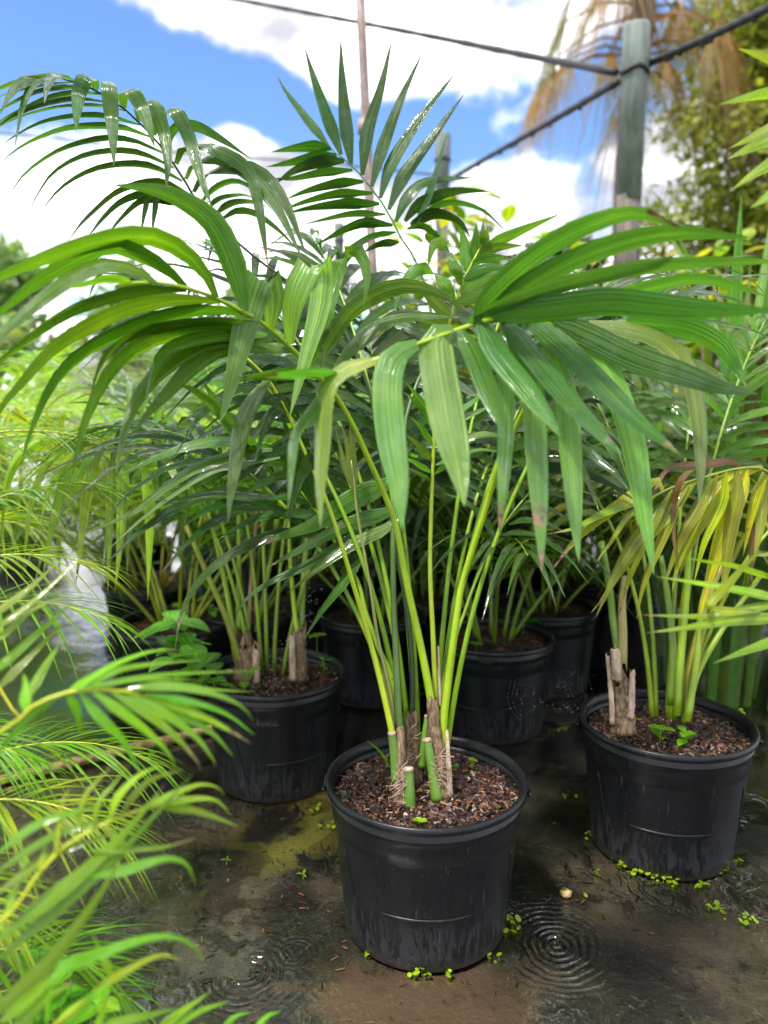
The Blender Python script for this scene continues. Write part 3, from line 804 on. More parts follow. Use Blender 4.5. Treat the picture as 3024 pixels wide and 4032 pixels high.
# frond B: arches over to the upper left
traced_frond(main, [b3(690, 1250, 1.46), b3(690, 950, 1.46), b3(680, 500, 1.47), b3(620, 0, 1.48), ('S', 1530, 2030, 1.49), ('S', 1470, 1600, 1.50), ('S', 1382, 1354, 1.51), ('S', 1286, 1222, 1.52),
                    ('S', 1000, 1010, 1.53), ('A1', 1640, 1155, 1.52), ('A1', 1500, 920, 1.50), ('A1', 1390, 760, 1.48), ('A1', 1260, 590, 1.46), ('A1', 1140, 465, 1.44), ('A1', 1010, 345, 1.42), ('A1', 900, 270, 1.40), ('A1', 780, 195, 1.38), ('A1', 640, 135, 1.36), ('A1', 500, 100, 1.34)],
    [('A1', [[40, 610, 125, 520, 85, 250, 105, 0, 180, -250, 330], [28, 610, 130, 430, 140, 200, 185, 0, 245, -200, 360], [36, 720, 185, 560, 170, 300, 210, 40, 335, -130, 470], [38, 830, 230, 640, 215, 420, 250, 230, 330, 0, 450, -150, 570],
             [46, 840, 290, 640, 265, 400, 300, 150, 390, -30, 500, -200, 640], [38, 1040, 370, 800, 320, 500, 330, 200, 400, -20, 500, -180, 620], [42, 1140, 480, 850, 405, 600, 405, 330, 460, 120, 570, 10, 650],
             [48, 1230, 580, 1000, 500, 760, 485, 520, 510, 300, 590, 120, 690, 0, 800], [48, 1330, 710, 1100, 610, 860, 585, 600, 640, 400, 730, 200, 880, 90, 1030, 60, 1090],
             [52, 1420, 830, 1150, 710, 900, 690, 680, 730, 500, 820, 380, 930, 220, 1200], [56, 1490, 940, 1250, 820, 1040, 795, 800, 830, 600, 920, 450, 1040, 320, 1210], [58, 1550, 1050, 1350, 950, 1150, 955, 950, 1030, 800, 1150, 650, 1300, 545, 1450],
             [70, 1590, 1100, 1480, 1060, 1200, 1040, 1000, 1100, 850, 1230, 700, 1420], [62, 1600, 1120, 1480, 1100, 1180, 1090, 1000, 1230, 870, 1390], [95, 1600, 1130, 1330, 1070, 1280, 1090, 1260, 1200, 1240, 1370], [80, 1560, 1130, 1250, 1080, 1190, 1150, 1150, 1370]]),
     ('A1', [[112, 780, 200, 765, 120, 700, 100, 650, 200, 630, 350, 617, 535], [112, 870, 255, 860, 170, 882, 135, 900, 300, 918, 500, 930, 825], [80, 520, 95, 440, 85, 390, 180, 362, 305], [72, 480, 90, 300, 130, 190, 320, 118, 675], [78, 380, 95, 200, 130, 80, 240, 0, 400],
             [100, 1015, 345, 1005, 240, 1070, 208, 1150, 320, 1210, 480, 1265, 670], [105, 1140, 450, 1135, 350, 1250, 290, 1300, 420, 1350, 600, 1372, 800, 1350, 1030], [112, 1260, 570, 1275, 430, 1410, 360, 1520, 520, 1640, 900, 1745, 1220]]),
     ('A2', [[92, 345, 350, 390, 220, 560, 200, 760, 300, 1015, 467], [78, 400, 510, 440, 400, 600, 360, 820, 440, 1000, 580, 1080, 880, 1155, 1370], [64, 480, 635, 530, 530, 720, 460, 950, 560, 1200, 820, 1440, 1300],
             [58, 545, 740, 640, 600, 880, 535, 1100, 590, 1290, 820, 1470, 1270], [52, 590, 835, 740, 690, 900, 650, 1060, 740, 1200, 900], [46, 640, 895, 760, 790, 930, 760, 1050, 790], [46, 720, 925, 850, 830, 1000, 815, 1150, 860], [48, 760, 970, 900, 895, 1060, 920, 1250, 1060, 1400, 1220]])],
    dz=-.10, wreal=.027, col=(.038, .115, .024), rcol=(.03, .06, .012), r0=.0055, r1=.0016)
# frond C: stands upright in the middle
traced_frond(main, [b3(610, 1300, 1.39), b3(595, 1050, 1.39), b3(570, 500, 1.41), b3(550, 0, 1.43), ('A6', 748, 1150, 1.47), ('A6', 800, 850, 1.49), ('A6', 830, 560, 1.52), ('A6', 910, 320, 1.55), ('S', 1690, 1400, 1.58),
                    ('S', 1700, 1250, 1.60), ('S', 1660, 1080, 1.62), ('A3', 1000, 1440, 1.63), ('A3', 960, 1390, 1.63), ('A3', 870, 1210, 1.64), ('A3', 770, 1070, 1.64), ('A3', 710, 990, 1.64), ('A3', 640, 920, 1.64), ('A3', 560, 850, 1.64), ('A3', 492, 797, 1.64)],
    [('A3', [[62, 490, 795, 330, 590, 200, 420, 152, 322], [85, 570, 845, 480, 600, 390, 340, 330, 138], [92, 635, 910, 600, 650, 575, 350, 566, 65], [85, 708, 980, 740, 700, 830, 400, 905, 75], [85, 770, 1055, 840, 800, 960, 480, 1110, 160],
             [85, 825, 1130, 900, 900, 1090, 600, 1320, 305], [85, 880, 1205, 980, 980, 1150, 750, 1376, 445], [75, 925, 1285, 1000, 1130, 1130, 1020, 1440, 992], [80, 985, 1280, 1080, 1170, 1300, 1085, 1560, 1085], [60, 1060, 1300, 1160, 1050, 1265, 690],
             [62, 505, 805, 400, 790, 250, 805, 110, 828], [70, 540, 845, 400, 860, 220, 900, 75, 925], [80, 590, 885, 430, 890, 260, 950, 130, 1040], [70, 645, 945, 450, 960, 250, 1000, 90, 1000], [62, 715, 1020, 560, 1030, 350, 1080, 200, 1140],
             [62, 775, 1095, 550, 1100, 340, 1150, 150, 1220], [60, 820, 1165, 600, 1165, 380, 1190, 200, 1230], [46, 860, 1235, 650, 1230, 450, 1270, 310, 1305], [60, 905, 1305, 720, 1290, 560, 1350, 380, 1450], [60, 930, 1350, 750, 1380, 620, 1440], [60, 950, 1415, 820, 1430, 700, 1490],
             [62, 1000, 1330, 1100, 1310, 1220, 1400, 1290, 1500], [62, 1020, 1300, 1180, 1230, 1340, 1280, 1420, 1400], [60, 1030, 1280, 1250, 1160, 1480, 1200, 1650, 1350]])],
    dz=.02, wreal=.03, col=(.022, .075, .016), rcol=(.06, .12, .02), r0=.0075, r1=.0016, jit=.5)
# frond A: big frond to the left
traced_frond(main, [b3(860, 1250, 1.41), b3(840, 950, 1.41), b3(760, 500, 1.41), b3(650, 0, 1.40), ('A6', 760, 1270, 1.39), ('A6', 690, 1080, 1.38), ('A6', 600, 880, 1.36), ('A6', 480, 620, 1.33), ('A6', 370, 430, 1.30), ('A5', 640, 1190, 1.27), ('A5', 510, 1050, 1.24), ('A5', 390, 930, 1.21), ('A5', 270, 820, 1.18), ('A5', 100, 700, 1.14),
                    ('A4', 1590, 880, 1.13), ('A4', 1420, 790, 1.09), ('A4', 1220, 720, 1.05), ('A4', 1020, 685, 1.0), ('A4', 850, 690, .97), ('A4', 760, 715, .95)],
    [('A4', [[165, 1600, 870, 1540, 600, 1400, 300, 1200, 150, 1000, 75, 720, 45, {'dz': -.1}], [130, 1415, 785, 1350, 640, 1200, 480, 1000, 385, 760, 390, 450, 470, 200, 560, 0, 645, -280, 790, {'dz': -.22}], [105, 1220, 720, 1080, 590, 900, 490, 740, 440, 600, 480, 300, 640, 0, 880, -170, 1060],
             [92, 1020, 690, 920, 620, 740, 570, 600, 590, 400, 700, 150, 900, 0, 1040, -230, 1290], [60, 850, 690, 700, 665, 550, 690, 430, 720], [95, 1220, 735, 950, 735, 700, 790, 450, 880, 200, 1040, 0, 1200, -200, 1400], [100, 1430, 805, 1150, 795, 850, 850, 600, 960, 350, 1110, 150, 1330, 0, 1510, -90, 1720],
             [95, 1590, 885, 1350, 860, 1050, 910, 800, 1000, 550, 1130, 380, 1290, 270, 1480, 170, 1750, 140, 1860]]),
     ('A5', [[190, 270, 815, 290, 640, 250, 480, 215, 470, 110, 800, 0, 1250, -60, 1440, {'dz': -.08, 'c': LT}], [172, 400, 920, 420, 650, 530, 400, 610, 380, 600, 650, 520, 950, 450, 1200, 400, 1390, {'dz': -.08, 'c': LT}],
             [150, 530, 1050, 620, 720, 720, 400, 800, 300, 870, 340, 905, 480, 880, 690, {'dz': -.03}], [105, 600, 1090, 660, 900, 800, 700, 1000, 580, 1180, 540, 1400, 600, 1600, 740, {'dz': .02}], [92, 690, 1100, 780, 980, 950, 820, 1150, 750, 1510, 745, {'dz': .03}], [100, 620, 1150, 500, 1110, 300, 1120, 60, 1140]]),
     ('A4', [[100, 1690, 960, 1580, 965, 1350, 980, 1100, 1020, 850, 1130, 700, 1290, 600, 1480, 520, 1700, 470, 1960], [105, 1780, 1060, 1580, 1050, 1350, 1070, 1150, 1180, 980, 1330, 870, 1500, 800, 1700, 755, 1950], [120, 1850, 1130, 1600, 1090, 1420, 1120, 1250, 1240, 1100, 1400, 950, 1560, 865, 1690],
             [80, 1700, 950, 1560, 950, 1250, 950, 950, 1000, 740, 1110, 640, 1250, 590, 1440], [95, 1750, 1030, 1500, 1010, 1250, 1060, 1080, 1130, 1000, 1280, 950, 1480]]),
     ('A8', [[110, 1760, -20, 1659, 120, 1580, 300, 1530, 600, 1500, 800, 1490, 930], [80, 1650, 420, 1540, 330, 1400, 170, 1250, 50, 1120, 20], [100, 1720, 500, 1540, 330, 1430, 180, 1330, 0]])],
    dz=-.16, wreal=.034, col=MD, r0=.0085, r1=.0022, prof=long_prof)
# frond D: comes forward over the right
traced_frond(main, [b3(920, 1350, 1.41), b3(910, 1060, 1.41), b3(950, 700, 1.41), b3(1010, 250, 1.40), b3(1050, 0, 1.40), ('A6', 1350, 1150, 1.37), ('A6', 1440, 860, 1.34), ('A6', 1590, 540, 1.29), ('S', 2160, 1420, 1.20), ('S', 2190, 1300, 1.12),
                    ('S', 2100, 1262, 1.06), ('S', 1968, 1251, 1.02), ('S', 1822, 1292, .99), ('S', 1700, 1335, .97), ('S', 1560, 1385, .96), ('S', 1440, 1430, .96), ('S', 1330, 1480, .96)],
    [('Z2', [[78, 400, 1400, 440, 1290, 640, 1110, 860, 980, 1090, 920, 1310, 995], [84, 430, 1400, 500, 1310, 700, 1180, 950, 1070, 1250, 1005, 1600, 1030]]),
     ('A7', [[82, 60, 360, 160, 310, 400, 210, 700, 130, 1000, 70, 1300, 45, 1659, 40, 1800, 50], [135, 150, 345, 250, 320, 500, 290, 800, 255, 1100, 280, 1400, 300, 1720, 300], [72, 480, 350, 800, 240, 1050, 170, 1250, 130, 1450, 160, 1659, 230],
             [140, 470, 345, 700, 440, 950, 560, 1200, 640, 1400, 710, 1610, 748, {'dry': .1}], [112, 360, 345, 550, 480, 750, 680, 950, 880, 1195, 1075], [120, 240, 340, 400, 540, 580, 760, 750, 950, 890, 1085], [110, 120, 365, 220, 540, 380, 740, 500, 900, 555, 980],
             [112, 20, 410, 90, 540, 170, 750, 265, 985],
             [108, 250, 380, 330, 500, 400, 700, 420, 1000, 440, 1350, 452, 1700, {'dry': .33, 'c': LT}], [112, 440, 400, 540, 600, 590, 800, 610, 1100, 630, 1400, 650, 1650, {'dry': .22, 'c': LT}], [122, 620, 380, 780, 580, 870, 780, 940, 1000, 980, 1250, 1050, 1715, {'c': LT}],
             [86, 160, 380, 240, 500, 260, 700, 260, 950, 240, 1300, 225, 1500, {'c': LT}], [105, 700, 370, 1050, 440, 1230, 620, 1290, 900, 1300, 1150, 1290, 1360, {'c': LT}], [115, 900, 360, 1200, 390, 1400, 480, 1500, 620, 1545, 710, {'dry': .15}]]),
     ('A6', [[240, 1140, 5, 1030, 40, 1030, 200, 1100, 600, 1170, 900, 1210, 1155, {'c': LT}], [195, 900, 90, 760, 170, 705, 350, 730, 700, 780, 1000, 800, 1310, {'c': LT}], [95, 660, 190, 450, 250, 310, 400, 280, 800, 268, 1050, 270, 1290, {'c': LT}], [62, 400, 300, 250, 480, 110, 680, 80, 900, 60, 1150],
             [52, 390, 300, 250, 280, 80, 285, -130, 300]])],
    dz=-.10, wreal=.036, col=(.05, .155, .035), r0=.0085, r1=.002, jit=.3, prof=broad_prof)
# frond E: short pale frond facing the viewer
traced_frond(main, [b3(870, 1200, 1.43), b3(860, 880, 1.43), b3(840, 400, 1.43), b3(820, 0, 1.43), ('A6', 985, 1400, 1.43), ('A6', 1000, 960, 1.42), ('A6', 1020, 540, 1.41), ('S', 1740, 1420, 1.40), ('A5', 1455, 730, 1.38), ('A5', 1500, 590, 1.37), ('A5', 1560, 450, 1.36), ('A5', 1640, 300, 1.35)],
    [('A5', [[105, 1510, 540, 1480, 400, 1410, 275, 1340, 270, 1300, 420], [95, 1555, 450, 1550, 320, 1525, 200, 1490, 150], [70, 1600, 370, 1612, 250, 1618, 130], [60, 1640, 300, 1660, 200, 1665, 110], [100, 1480, 670, 1430, 560, 1340, 440, 1220, 440, 1130, 560, 1080, 700], [90, 1470, 760, 1360, 660, 1260, 560, 1150, 560],
             [85, 1460, 820, 1350, 760, 1200, 740, 1020, 760], [85, 1440, 900, 1330, 830, 1200, 760]]),
     ('Z2', [[45, 420, 1075, 560, 1010, 760, 925], [50, 390, 1120, 480, 1070, 600, 1060], [56, 360, 1170, 450, 1120, 560, 1110], [60, 345, 1210, 440, 1160, 540, 1150], [60, 330, 1260, 440, 1200, 560, 1170], [40, 430, 1060, 440, 1010, 446, 988], [60, 310, 1310, 420, 1270, 560, 1240]]),
     ('A6', [[50, 1005, 640, 930, 520, 860, 440, 800, 400], [50, 1000, 750, 930, 640, 850, 560], [50, 995, 850, 900, 740, 820, 680], [46, 990, 930, 880, 860, 800, 830], [40, 985, 980, 900, 930, 820, 890], [50, 1030, 680, 1150, 600, 1300, 530, 1450, 470], [55, 1025, 790, 1180, 720, 1350, 680, 1560, 720], [46, 1020, 880, 1150, 830, 1300, 780, 1450, 800], [30, 1015, 940, 1100, 880, 1200, 860],
             [55, 1020, 600, 1150, 540, 1300, 440, 1420, 330], [55, 1010, 560, 900, 430, 820, 330]])],
    dz=-.02, wreal=.024, col=(.075, .20, .035), rcol=(.40, .50, .03), r0=.006, r1=.0018)
# frond F1 and F2: low fronds to the left
traced_frond(main, [b3(600, 1400, 1.37), b3(545, 1100, 1.37), b3(480, 800, 1.37), b3(400, 480, 1.37), b3(320, 200, 1.36), b3(260, 0, 1.35), ('A6', 330, 1170, 1.33), ('A6', 160, 780, 1.31), ('A6', 60, 560, 1.29), ('S', 1060, 1500, 1.27), ('S', 960, 1400, 1.25)],
    [('A8', [[75, 1700, 420, 1540, 400, 1300, 410, 1050, 490, 900, 560, 720, 650], [65, 1780, 450, 1640, 460, 1300, 560, 1050, 720, 850, 870, 510, 1010, {'c': MD}], [58, 1830, 500, 1659, 530, 1400, 580, 1150, 730, 950, 880, 690, 1115, {'c': LT}],
             [60, 1800, 750, 1659, 760, 1400, 740, 1200, 770, 1030, 780]])],
    dz=-.05, wreal=.03, col=DK, r0=.0065, r1=.002, rcol=(.40, .50, .02))
traced_frond(main, [b3(600, 1200, 1.42), b3(540, 700, 1.42), b3(450, 480, 1.43), b3(350, 200, 1.44), b3(300, 0, 1.45), ('A6', 430, 1500, 1.46), ('A6', 240, 1180, 1.48), ('A6', 0, 890, 1.5), ('S', 1000, 1740, 1.52)],
    [('B6', [[88, 1500, 215, 1400, 200, 1150, 180, 950, 240, 700, 370, 500, 560, 390, 780, 345, 1060], [80, 1480, 60, 1400, 60, 1200, 40, 950, 70, 750, 170, 640, 250], [75, 1760, 130, 1659, 180, 1500, 300, 1300, 420, 1000, 560, 830, 700, 780, 830], [75, 1740, 330, 1659, 420, 1560, 560, 1420, 740, 1280, 960]]),
     ('A6', [[150, 800, 960, 690, 1010, 450, 1120, 250, 1260, 0, 1350, -150, 1420, {'c': MD}], [110, 800, 1130, 700, 1190, 450, 1270, 200, 1400, -100, 1560, {'c': MD}], [90, 800, 1220, 700, 1290, 480, 1400, 250, 1560, 50, 1720, {'c': MD}],
             [120, 250, 1180, 200, 1000, 150, 800, 150, 600], [110, 150, 1060, 90, 900, 60, 700, 20, 560], [70, 300, 1240, 150, 1200, -60, 1210], [70, 200, 1130, 80, 1090, -120, 1110]])],
    dz=-.06, wreal=.03, col=DK, r0=.0065, r1=.002)
# unopened spear leaf, and the short front right frond
traced_frond(main, [b3(570, 1150, 1.40), b3(540, 850, 1.40), b3(440, 400, 1.41), b3(380, 0, 1.42), ('A6', 510, 1200, 1.42), ('A6', 492, 1020, 1.42), ('A6', 470, 850, 1.42)],
    [('A6', [[48, 495, 1060, 420, 850, 362, 620], [48, 497, 1060, 450, 800, 405, 600], [44, 500, 1040, 470, 800, 462, 600], [40, 500, 1040, 490, 850, 485, 640]])], dz=0, wreal=.012, col=(.13, .20, .03), rcol=(.22, .22, .06), r0=.0042, r1=.002)
traced_frond(main, [b3(905, 1150, 1.44), b3(900, 800, 1.44), b3(1000, 400, 1.45), b3(1070, 200, 1.46), b3(1140, 0, 1.47), ('A6', 1420, 1340, 1.49), ('A6', 1600, 1100, 1.51), ('A6', 1700, 1000, 1.53)],
    [('A6', [[55, 1410, 1370, 1350, 1250, 1220, 1120, 1050, 1060], [52, 1470, 1270, 1420, 1150, 1280, 1030, 1150, 1000], [50, 1530, 1190, 1500, 1080, 1380, 1000, 1250, 960], [50, 1600, 1110, 1560, 1000, 1480, 940, 1400, 900], [46, 1560, 1170, 1650, 1150, 1800, 1180, 1900, 1260],
             [46, 1450, 1340, 1560, 1320, 1700, 1340, 1850, 1400], [46, 1500, 1270, 1600, 1240, 1750, 1260, 1900, 1340], [46, 1620, 1090, 1720, 1060, 1850, 1080, 1980, 1160]])], dz=.03, wreal=.022, col=DK, r0=.005, r1=.0016, rcol=(.20, .33, .03))
# filling fronds of the main palm, behind the traced ones
for k, (az, el, L, dr, sd) in enumerate([(118, 85, 1.25, 50, 11), (62, 85, 1.25, 55, 12), (140, 84, 1.25, 56, 13), (20, 83, 1.22, 62, 14), (165, 83, 1.2, 62, 15), (60, 80, 1.10, 75, 2), (130, 80, 1.12, 70, 3), (160, 77, 1.05, 85, 5), (110, 84, 1.25, 62, 9), (45, 84, 1.22, 60, 10)]):
    b = (.08 + .035 * math.cos(R(az)), 1.37 + .035 * math.sin(R(az)), .26)
    frond(main, b, R(az), R(el), L, R(dr), 15, .46, .030, (.017, .060, .008) if k % 3 else (.030, .090, .010), True, 7, .5, .006, (.20, .36, .012), sd, 18, .6)  # leaf green lowered so the shade between fronds is in the colour
# stems, fibre and cut stubs
def px_tube(name, pts, r0, r1, mt, color=None, parent=None, n=14, seg=14, wob=0):
    parent = parent or main
    P = catmull([np.array(W(*S(z, x, y), d)) for z, x, y, d in pts], n)
    rr = [(r0 + (r1 - r0) * i / n) * (1 + wob * math.sin(i * 2.7)) for i in range(n + 1)]
    v, f = tube(P, rr, seg)
    if mt is not STALK:                       # ragged, layered old sheaths
        ax = (P[-1] - P[0]); ax /= np.linalg.norm(ax); rg = random.Random(int(r0 * 1e6) + len(pts))
        jag = [rg.uniform(-1, 1) for _ in range(seg)]
        for i in range(n + 1):
            for k in range(seg):
                q = v[i * seg + k]; c = P[i]
                lay = .10 * math.sin(k * 2.4 + i * .9) + .10 * rg.uniform(-1, 1) + (.16 if (i * 3 + k) % 7 == 0 else 0)
                q = c + (q - c) * (1 + lay)
                if i >= n - 1: q = q + ax * r0 * 1.3 * jag[k]
                v[i * seg + k] = q
    o = mesh_obj(name, v, f, mt, parent, None, True, color)
    if name == 'leaf_stub' and mt is STALK:   # browned cut end
        d = (P[-1] - P[-2]); d /= np.linalg.norm(d)
        v, f = tube([P[-1] - d * .004, P[-1] + d * .0012, P[-1] + d * .003], [rr[-1] * 1.06, rr[-1] * 1.08, rr[-1] * .8], 12)
        mesh_obj('cut_end', v, f, HUSK, o)
    return o
px_tube('stem', [b3(605, 1700, 1.365), b3(600, 1400, 1.37), b3(598, 1200, 1.375), b3(592, 1040, 1.38)], .013, .009, FIBRE, wob=.1)
px_tube('stem', [b3(700, 1450, 1.44), b3(695, 1200, 1.44), b3(685, 950, 1.45)], .015, .010, FIBRE, wob=.1)
px_tube('stem', [b3(910, 1560, 1.385), b3(880, 1300, 1.395), b3(848, 1050, 1.405), b3(838, 880, 1.41)], .018, .010, FIBRE, wob=.1)
px_tube('leaf_stub', [b3(672, 1680, 1.355), b3(668, 1500, 1.357), b3(660, 1340, 1.36)], .011, .0085, STALK, (.11, .21, .025))
px_tube('leaf_stub', [b3(868, 1570, 1.37), b3(835, 1350, 1.375), b3(795, 1130, 1.38)], .011, .0075, STALK, (.11, .21, .025))
px_tube('leaf_stub', [b3(760, 1330, 1.43), b3(775, 1150, 1.43), b3(800, 960, 1.44)], .008, .006, STALK, (.12, .25, .02))
px_tube('leaf_stub', [b3(575, 1430, 1.37), b3(560, 1250, 1.37), b3(540, 1080, 1.37)], .010, .007, STALK, (.11, .21, .025))
px_tube('dry_sheath', [b3(957, 1540, 1.375), b3(955, 1350, 1.38), b3(940, 1080, 1.39)], .0055, .003, HUSK)
px_tube('dry_sheath', [b3(895, 900, 1.42), b3(885, 700, 1.42), b3(878, 460, 1.42)], .003, .0016, HUSK)
px_tube('dry_sheath', [b3(630, 1650, 1.358), b3(625, 1450, 1.36), b3(590, 1150, 1.37)], .003, .0015, HUSK)
for cx, cy, d, n0, sp in ((600, 1480, 1.352, 26, 45), (900, 1380, 1.368, 34, 50), (690, 1150, 1.425, 16, 40)):
    V = []; F = []
    for k in range(n0):
        a = rnd.uniform(-1.2, 1.2); x = cx + rnd.uniform(-sp, sp); y = cy + rnd.uniform(-150, 120); l = rnd.uniform(25, 70)
        P = [np.array(W(*S('B3', x - l * math.cos(a), y - l * math.sin(a), ), d)), np.array(W(*S('B3', x, y + rnd.uniform(-12, 12)), d - .004)), np.array(W(*S('B3', x + l * math.cos(a), y + l * math.sin(a)), d))]
        v, f = tube(catmull(P, 4), .00055, 4, False); b = len(V); V += v; F += [tuple(i + b for i in q) for q in f]
    o = mesh_obj('fibre', V, F, HUSK, main); o['kind'] = 'stuff'

# ------------------------------------------------------------------ palm in the left pot
left = potted((-.2805, 1.8916, 0), R(-62), 'green palm with cut stubs in the black pot left of and behind the front pot', 1)
LB = (-.30, 1.90, .26)
def b6(x, y, d): return ('B6', x, y, d)
for pts, r0, r1, c in (([(800, 1180, 1.98), (810, 700, 2.0), (812, 0, 2.05), (800, -400, 2.1)], .007, .005, (.24, .36, .02)), ([(790, 1100, 1.97), (740, 700, 1.98), (640, 220, 2.0), (560, -60, 2.05)], .0075, .005, (.25, .36, .02)),
                       ([(830, 1160, 1.94), (720, 800, 1.92), (590, 500, 1.92), (430, 130, 1.95)], .008, .006, (.22, .24, .02)), ([(870, 1020, 2.0), (890, 700, 2.02), (930, 200, 2.05), (950, -200, 2.1)], .006, .005, (.33, .20, .11)),
                       ([(1250, 1030, 1.97), (1210, 700, 1.97), (1180, 300, 1.95), (1170, 0, 1.95), (1160, -250, 1.96)], .0065, .003, (.36, .48, .02)), ([(1260, 1100, 1.99), (1270, 700, 2.0), (1300, 300, 2.03), (1340, -200, 2.1)], .009, .006, (.20, .32, .02)),
                       ([(940, 900, 2.02), (1000, 600, 2.05), (1070, 250, 2.08), (1120, -100, 2.1)], .006, .005, (.24, .34, .02))):
    px_tube('stalk', [b6(*p) for p in pts], r0, r1, STALK, c, left)
px_tube('stem', [b6(870, 1300, 1.94), b6(860, 1100, 1.95), b6(850, 950, 1.96)], .030, .022, FIBRE, None, left, wob=.08)
px_tube('leaf_stub', [b6(935, 1270, 1.93), b6(935, 1130, 1.935), b6(940, 990, 1.94)], .010, .009, HUSK, None, left)
px_tube('stem', [b6(1245, 1260, 1.95), b6(1240, 1100, 1.96), b6(1250, 950, 1.97), b6(1250, 880, 1.98)], .024, .016, FIBRE, None, left, wob=.08)
px_tube('leaf_stub', [b6(1205, 1250, 1.925), b6(1200, 1100, 1.93), b6(1197, 930, 1.94)], .008, .0075, HUSK, None, left)
for k, (az, el, L, dr, sd) in enumerate([(150, 82, 1.0, 65, 32), (120, 83, 1.1, 60, 33), (75, 82, 1.05, 70, 34), (20, 80, 1.0, 80, 36), (100, 85, 1.2, 55, 37), (170, 82, 1.1, 70, 38)]):
    frond(left, (LB[0] + .04 * math.cos(R(az)), LB[1] + .04 * math.sin(R(az)), LB[2]), R(az), R(el), L, R(dr), 14, .40, .026, [(.05, .14, .02), (.08, .20, .025), (.12, .27, .03)][k % 3], True, 6, .5, .006, (.22, .34, .02), sd, 20, .5, .12)

# ------------------------------------------------------------------ palm in the right pot
right = potted((.6116, 1.5854, 0), R(-104), 'yellowing palm with a thick cut stump in the black pot at right', 2)
def b4(x, y, d): return ('B4', x, y, d)
YL = (.40, .44, .016); OL = (.20, .27, .035); YG = (.28, .40, .022); BR = (.15, .085, .05)
for pts, r0, r1, c in (([(960, 1990, 1.66), (970, 1600, 1.68), (930, 1200, 1.70), (880, 900, 1.72)], .010, .006, (.14, .24, .02)), ([(1000, 2060, 1.62), (1030, 1600, 1.64), (1070, 1150, 1.66), (1100, 700, 1.7), (1250, 400, 1.62), (1400, 290, 1.55)], .009, .005, (.26, .40, .02)),
                       ([(1070, 2100, 1.60), (1150, 1600, 1.62), (1180, 1250, 1.64), (1300, 850, 1.7)], .008, .005, (.28, .40, .02)), ([(1080, 2050, 1.62), (1150, 1750, 1.64), (1350, 1400, 1.68), (1600, 1050, 1.72)], .007, .005, (.26, .38, .02)),
                       ([(1030, 2040, 1.64), (1080, 1700, 1.66), (1200, 1300, 1.7), (1350, 900, 1.75)], .007, .005, (.34, .30, .02))):
    px_tube('stalk', [b4(*p) for p in pts], r0, r1, STALK, c, right)
px_tube('stem', [b4(610, 2190, 1.585), b4(605, 2000, 1.59), b4(600, 1830, 1.60), b4(600, 1760, 1.60)], .023, .020, FIBRE, None, right, wob=.06)
px_tube('stem', [b4(590, 1850, 1.62), b4(600, 1650, 1.62), b4(605, 1450, 1.63), b4(600, 1250, 1.64), b4(620, 1050, 1.66)], .012, .007, STALK, (.24, .20, .06), right)
px_tube('leaf_stub', [b4(560, 1800, 1.575), b4(560, 1680, 1.575), b4(545, 1570, 1.58)], .0105, .009, HUSK, None, right)
px_tube('leaf_stub', [b4(530, 2120, 1.575), b4(520, 1900, 1.58), b4(495, 1620, 1.585)], .0055, .004, HUSK, None, right)
px_tube('leaf_stub', [b4(660, 2080, 1.57), b4(670, 1900, 1.575), b4(675, 1740, 1.58)], .0075, .005, HUSK, None, right)
px_tube('stalk', [b4(590, 1700, 1.63), b4(540, 1400, 1.64), b4(510, 1150, 1.66), b4(450, 800, 1.70)], .009, .007, STALK, (.12, .22, .02), right)
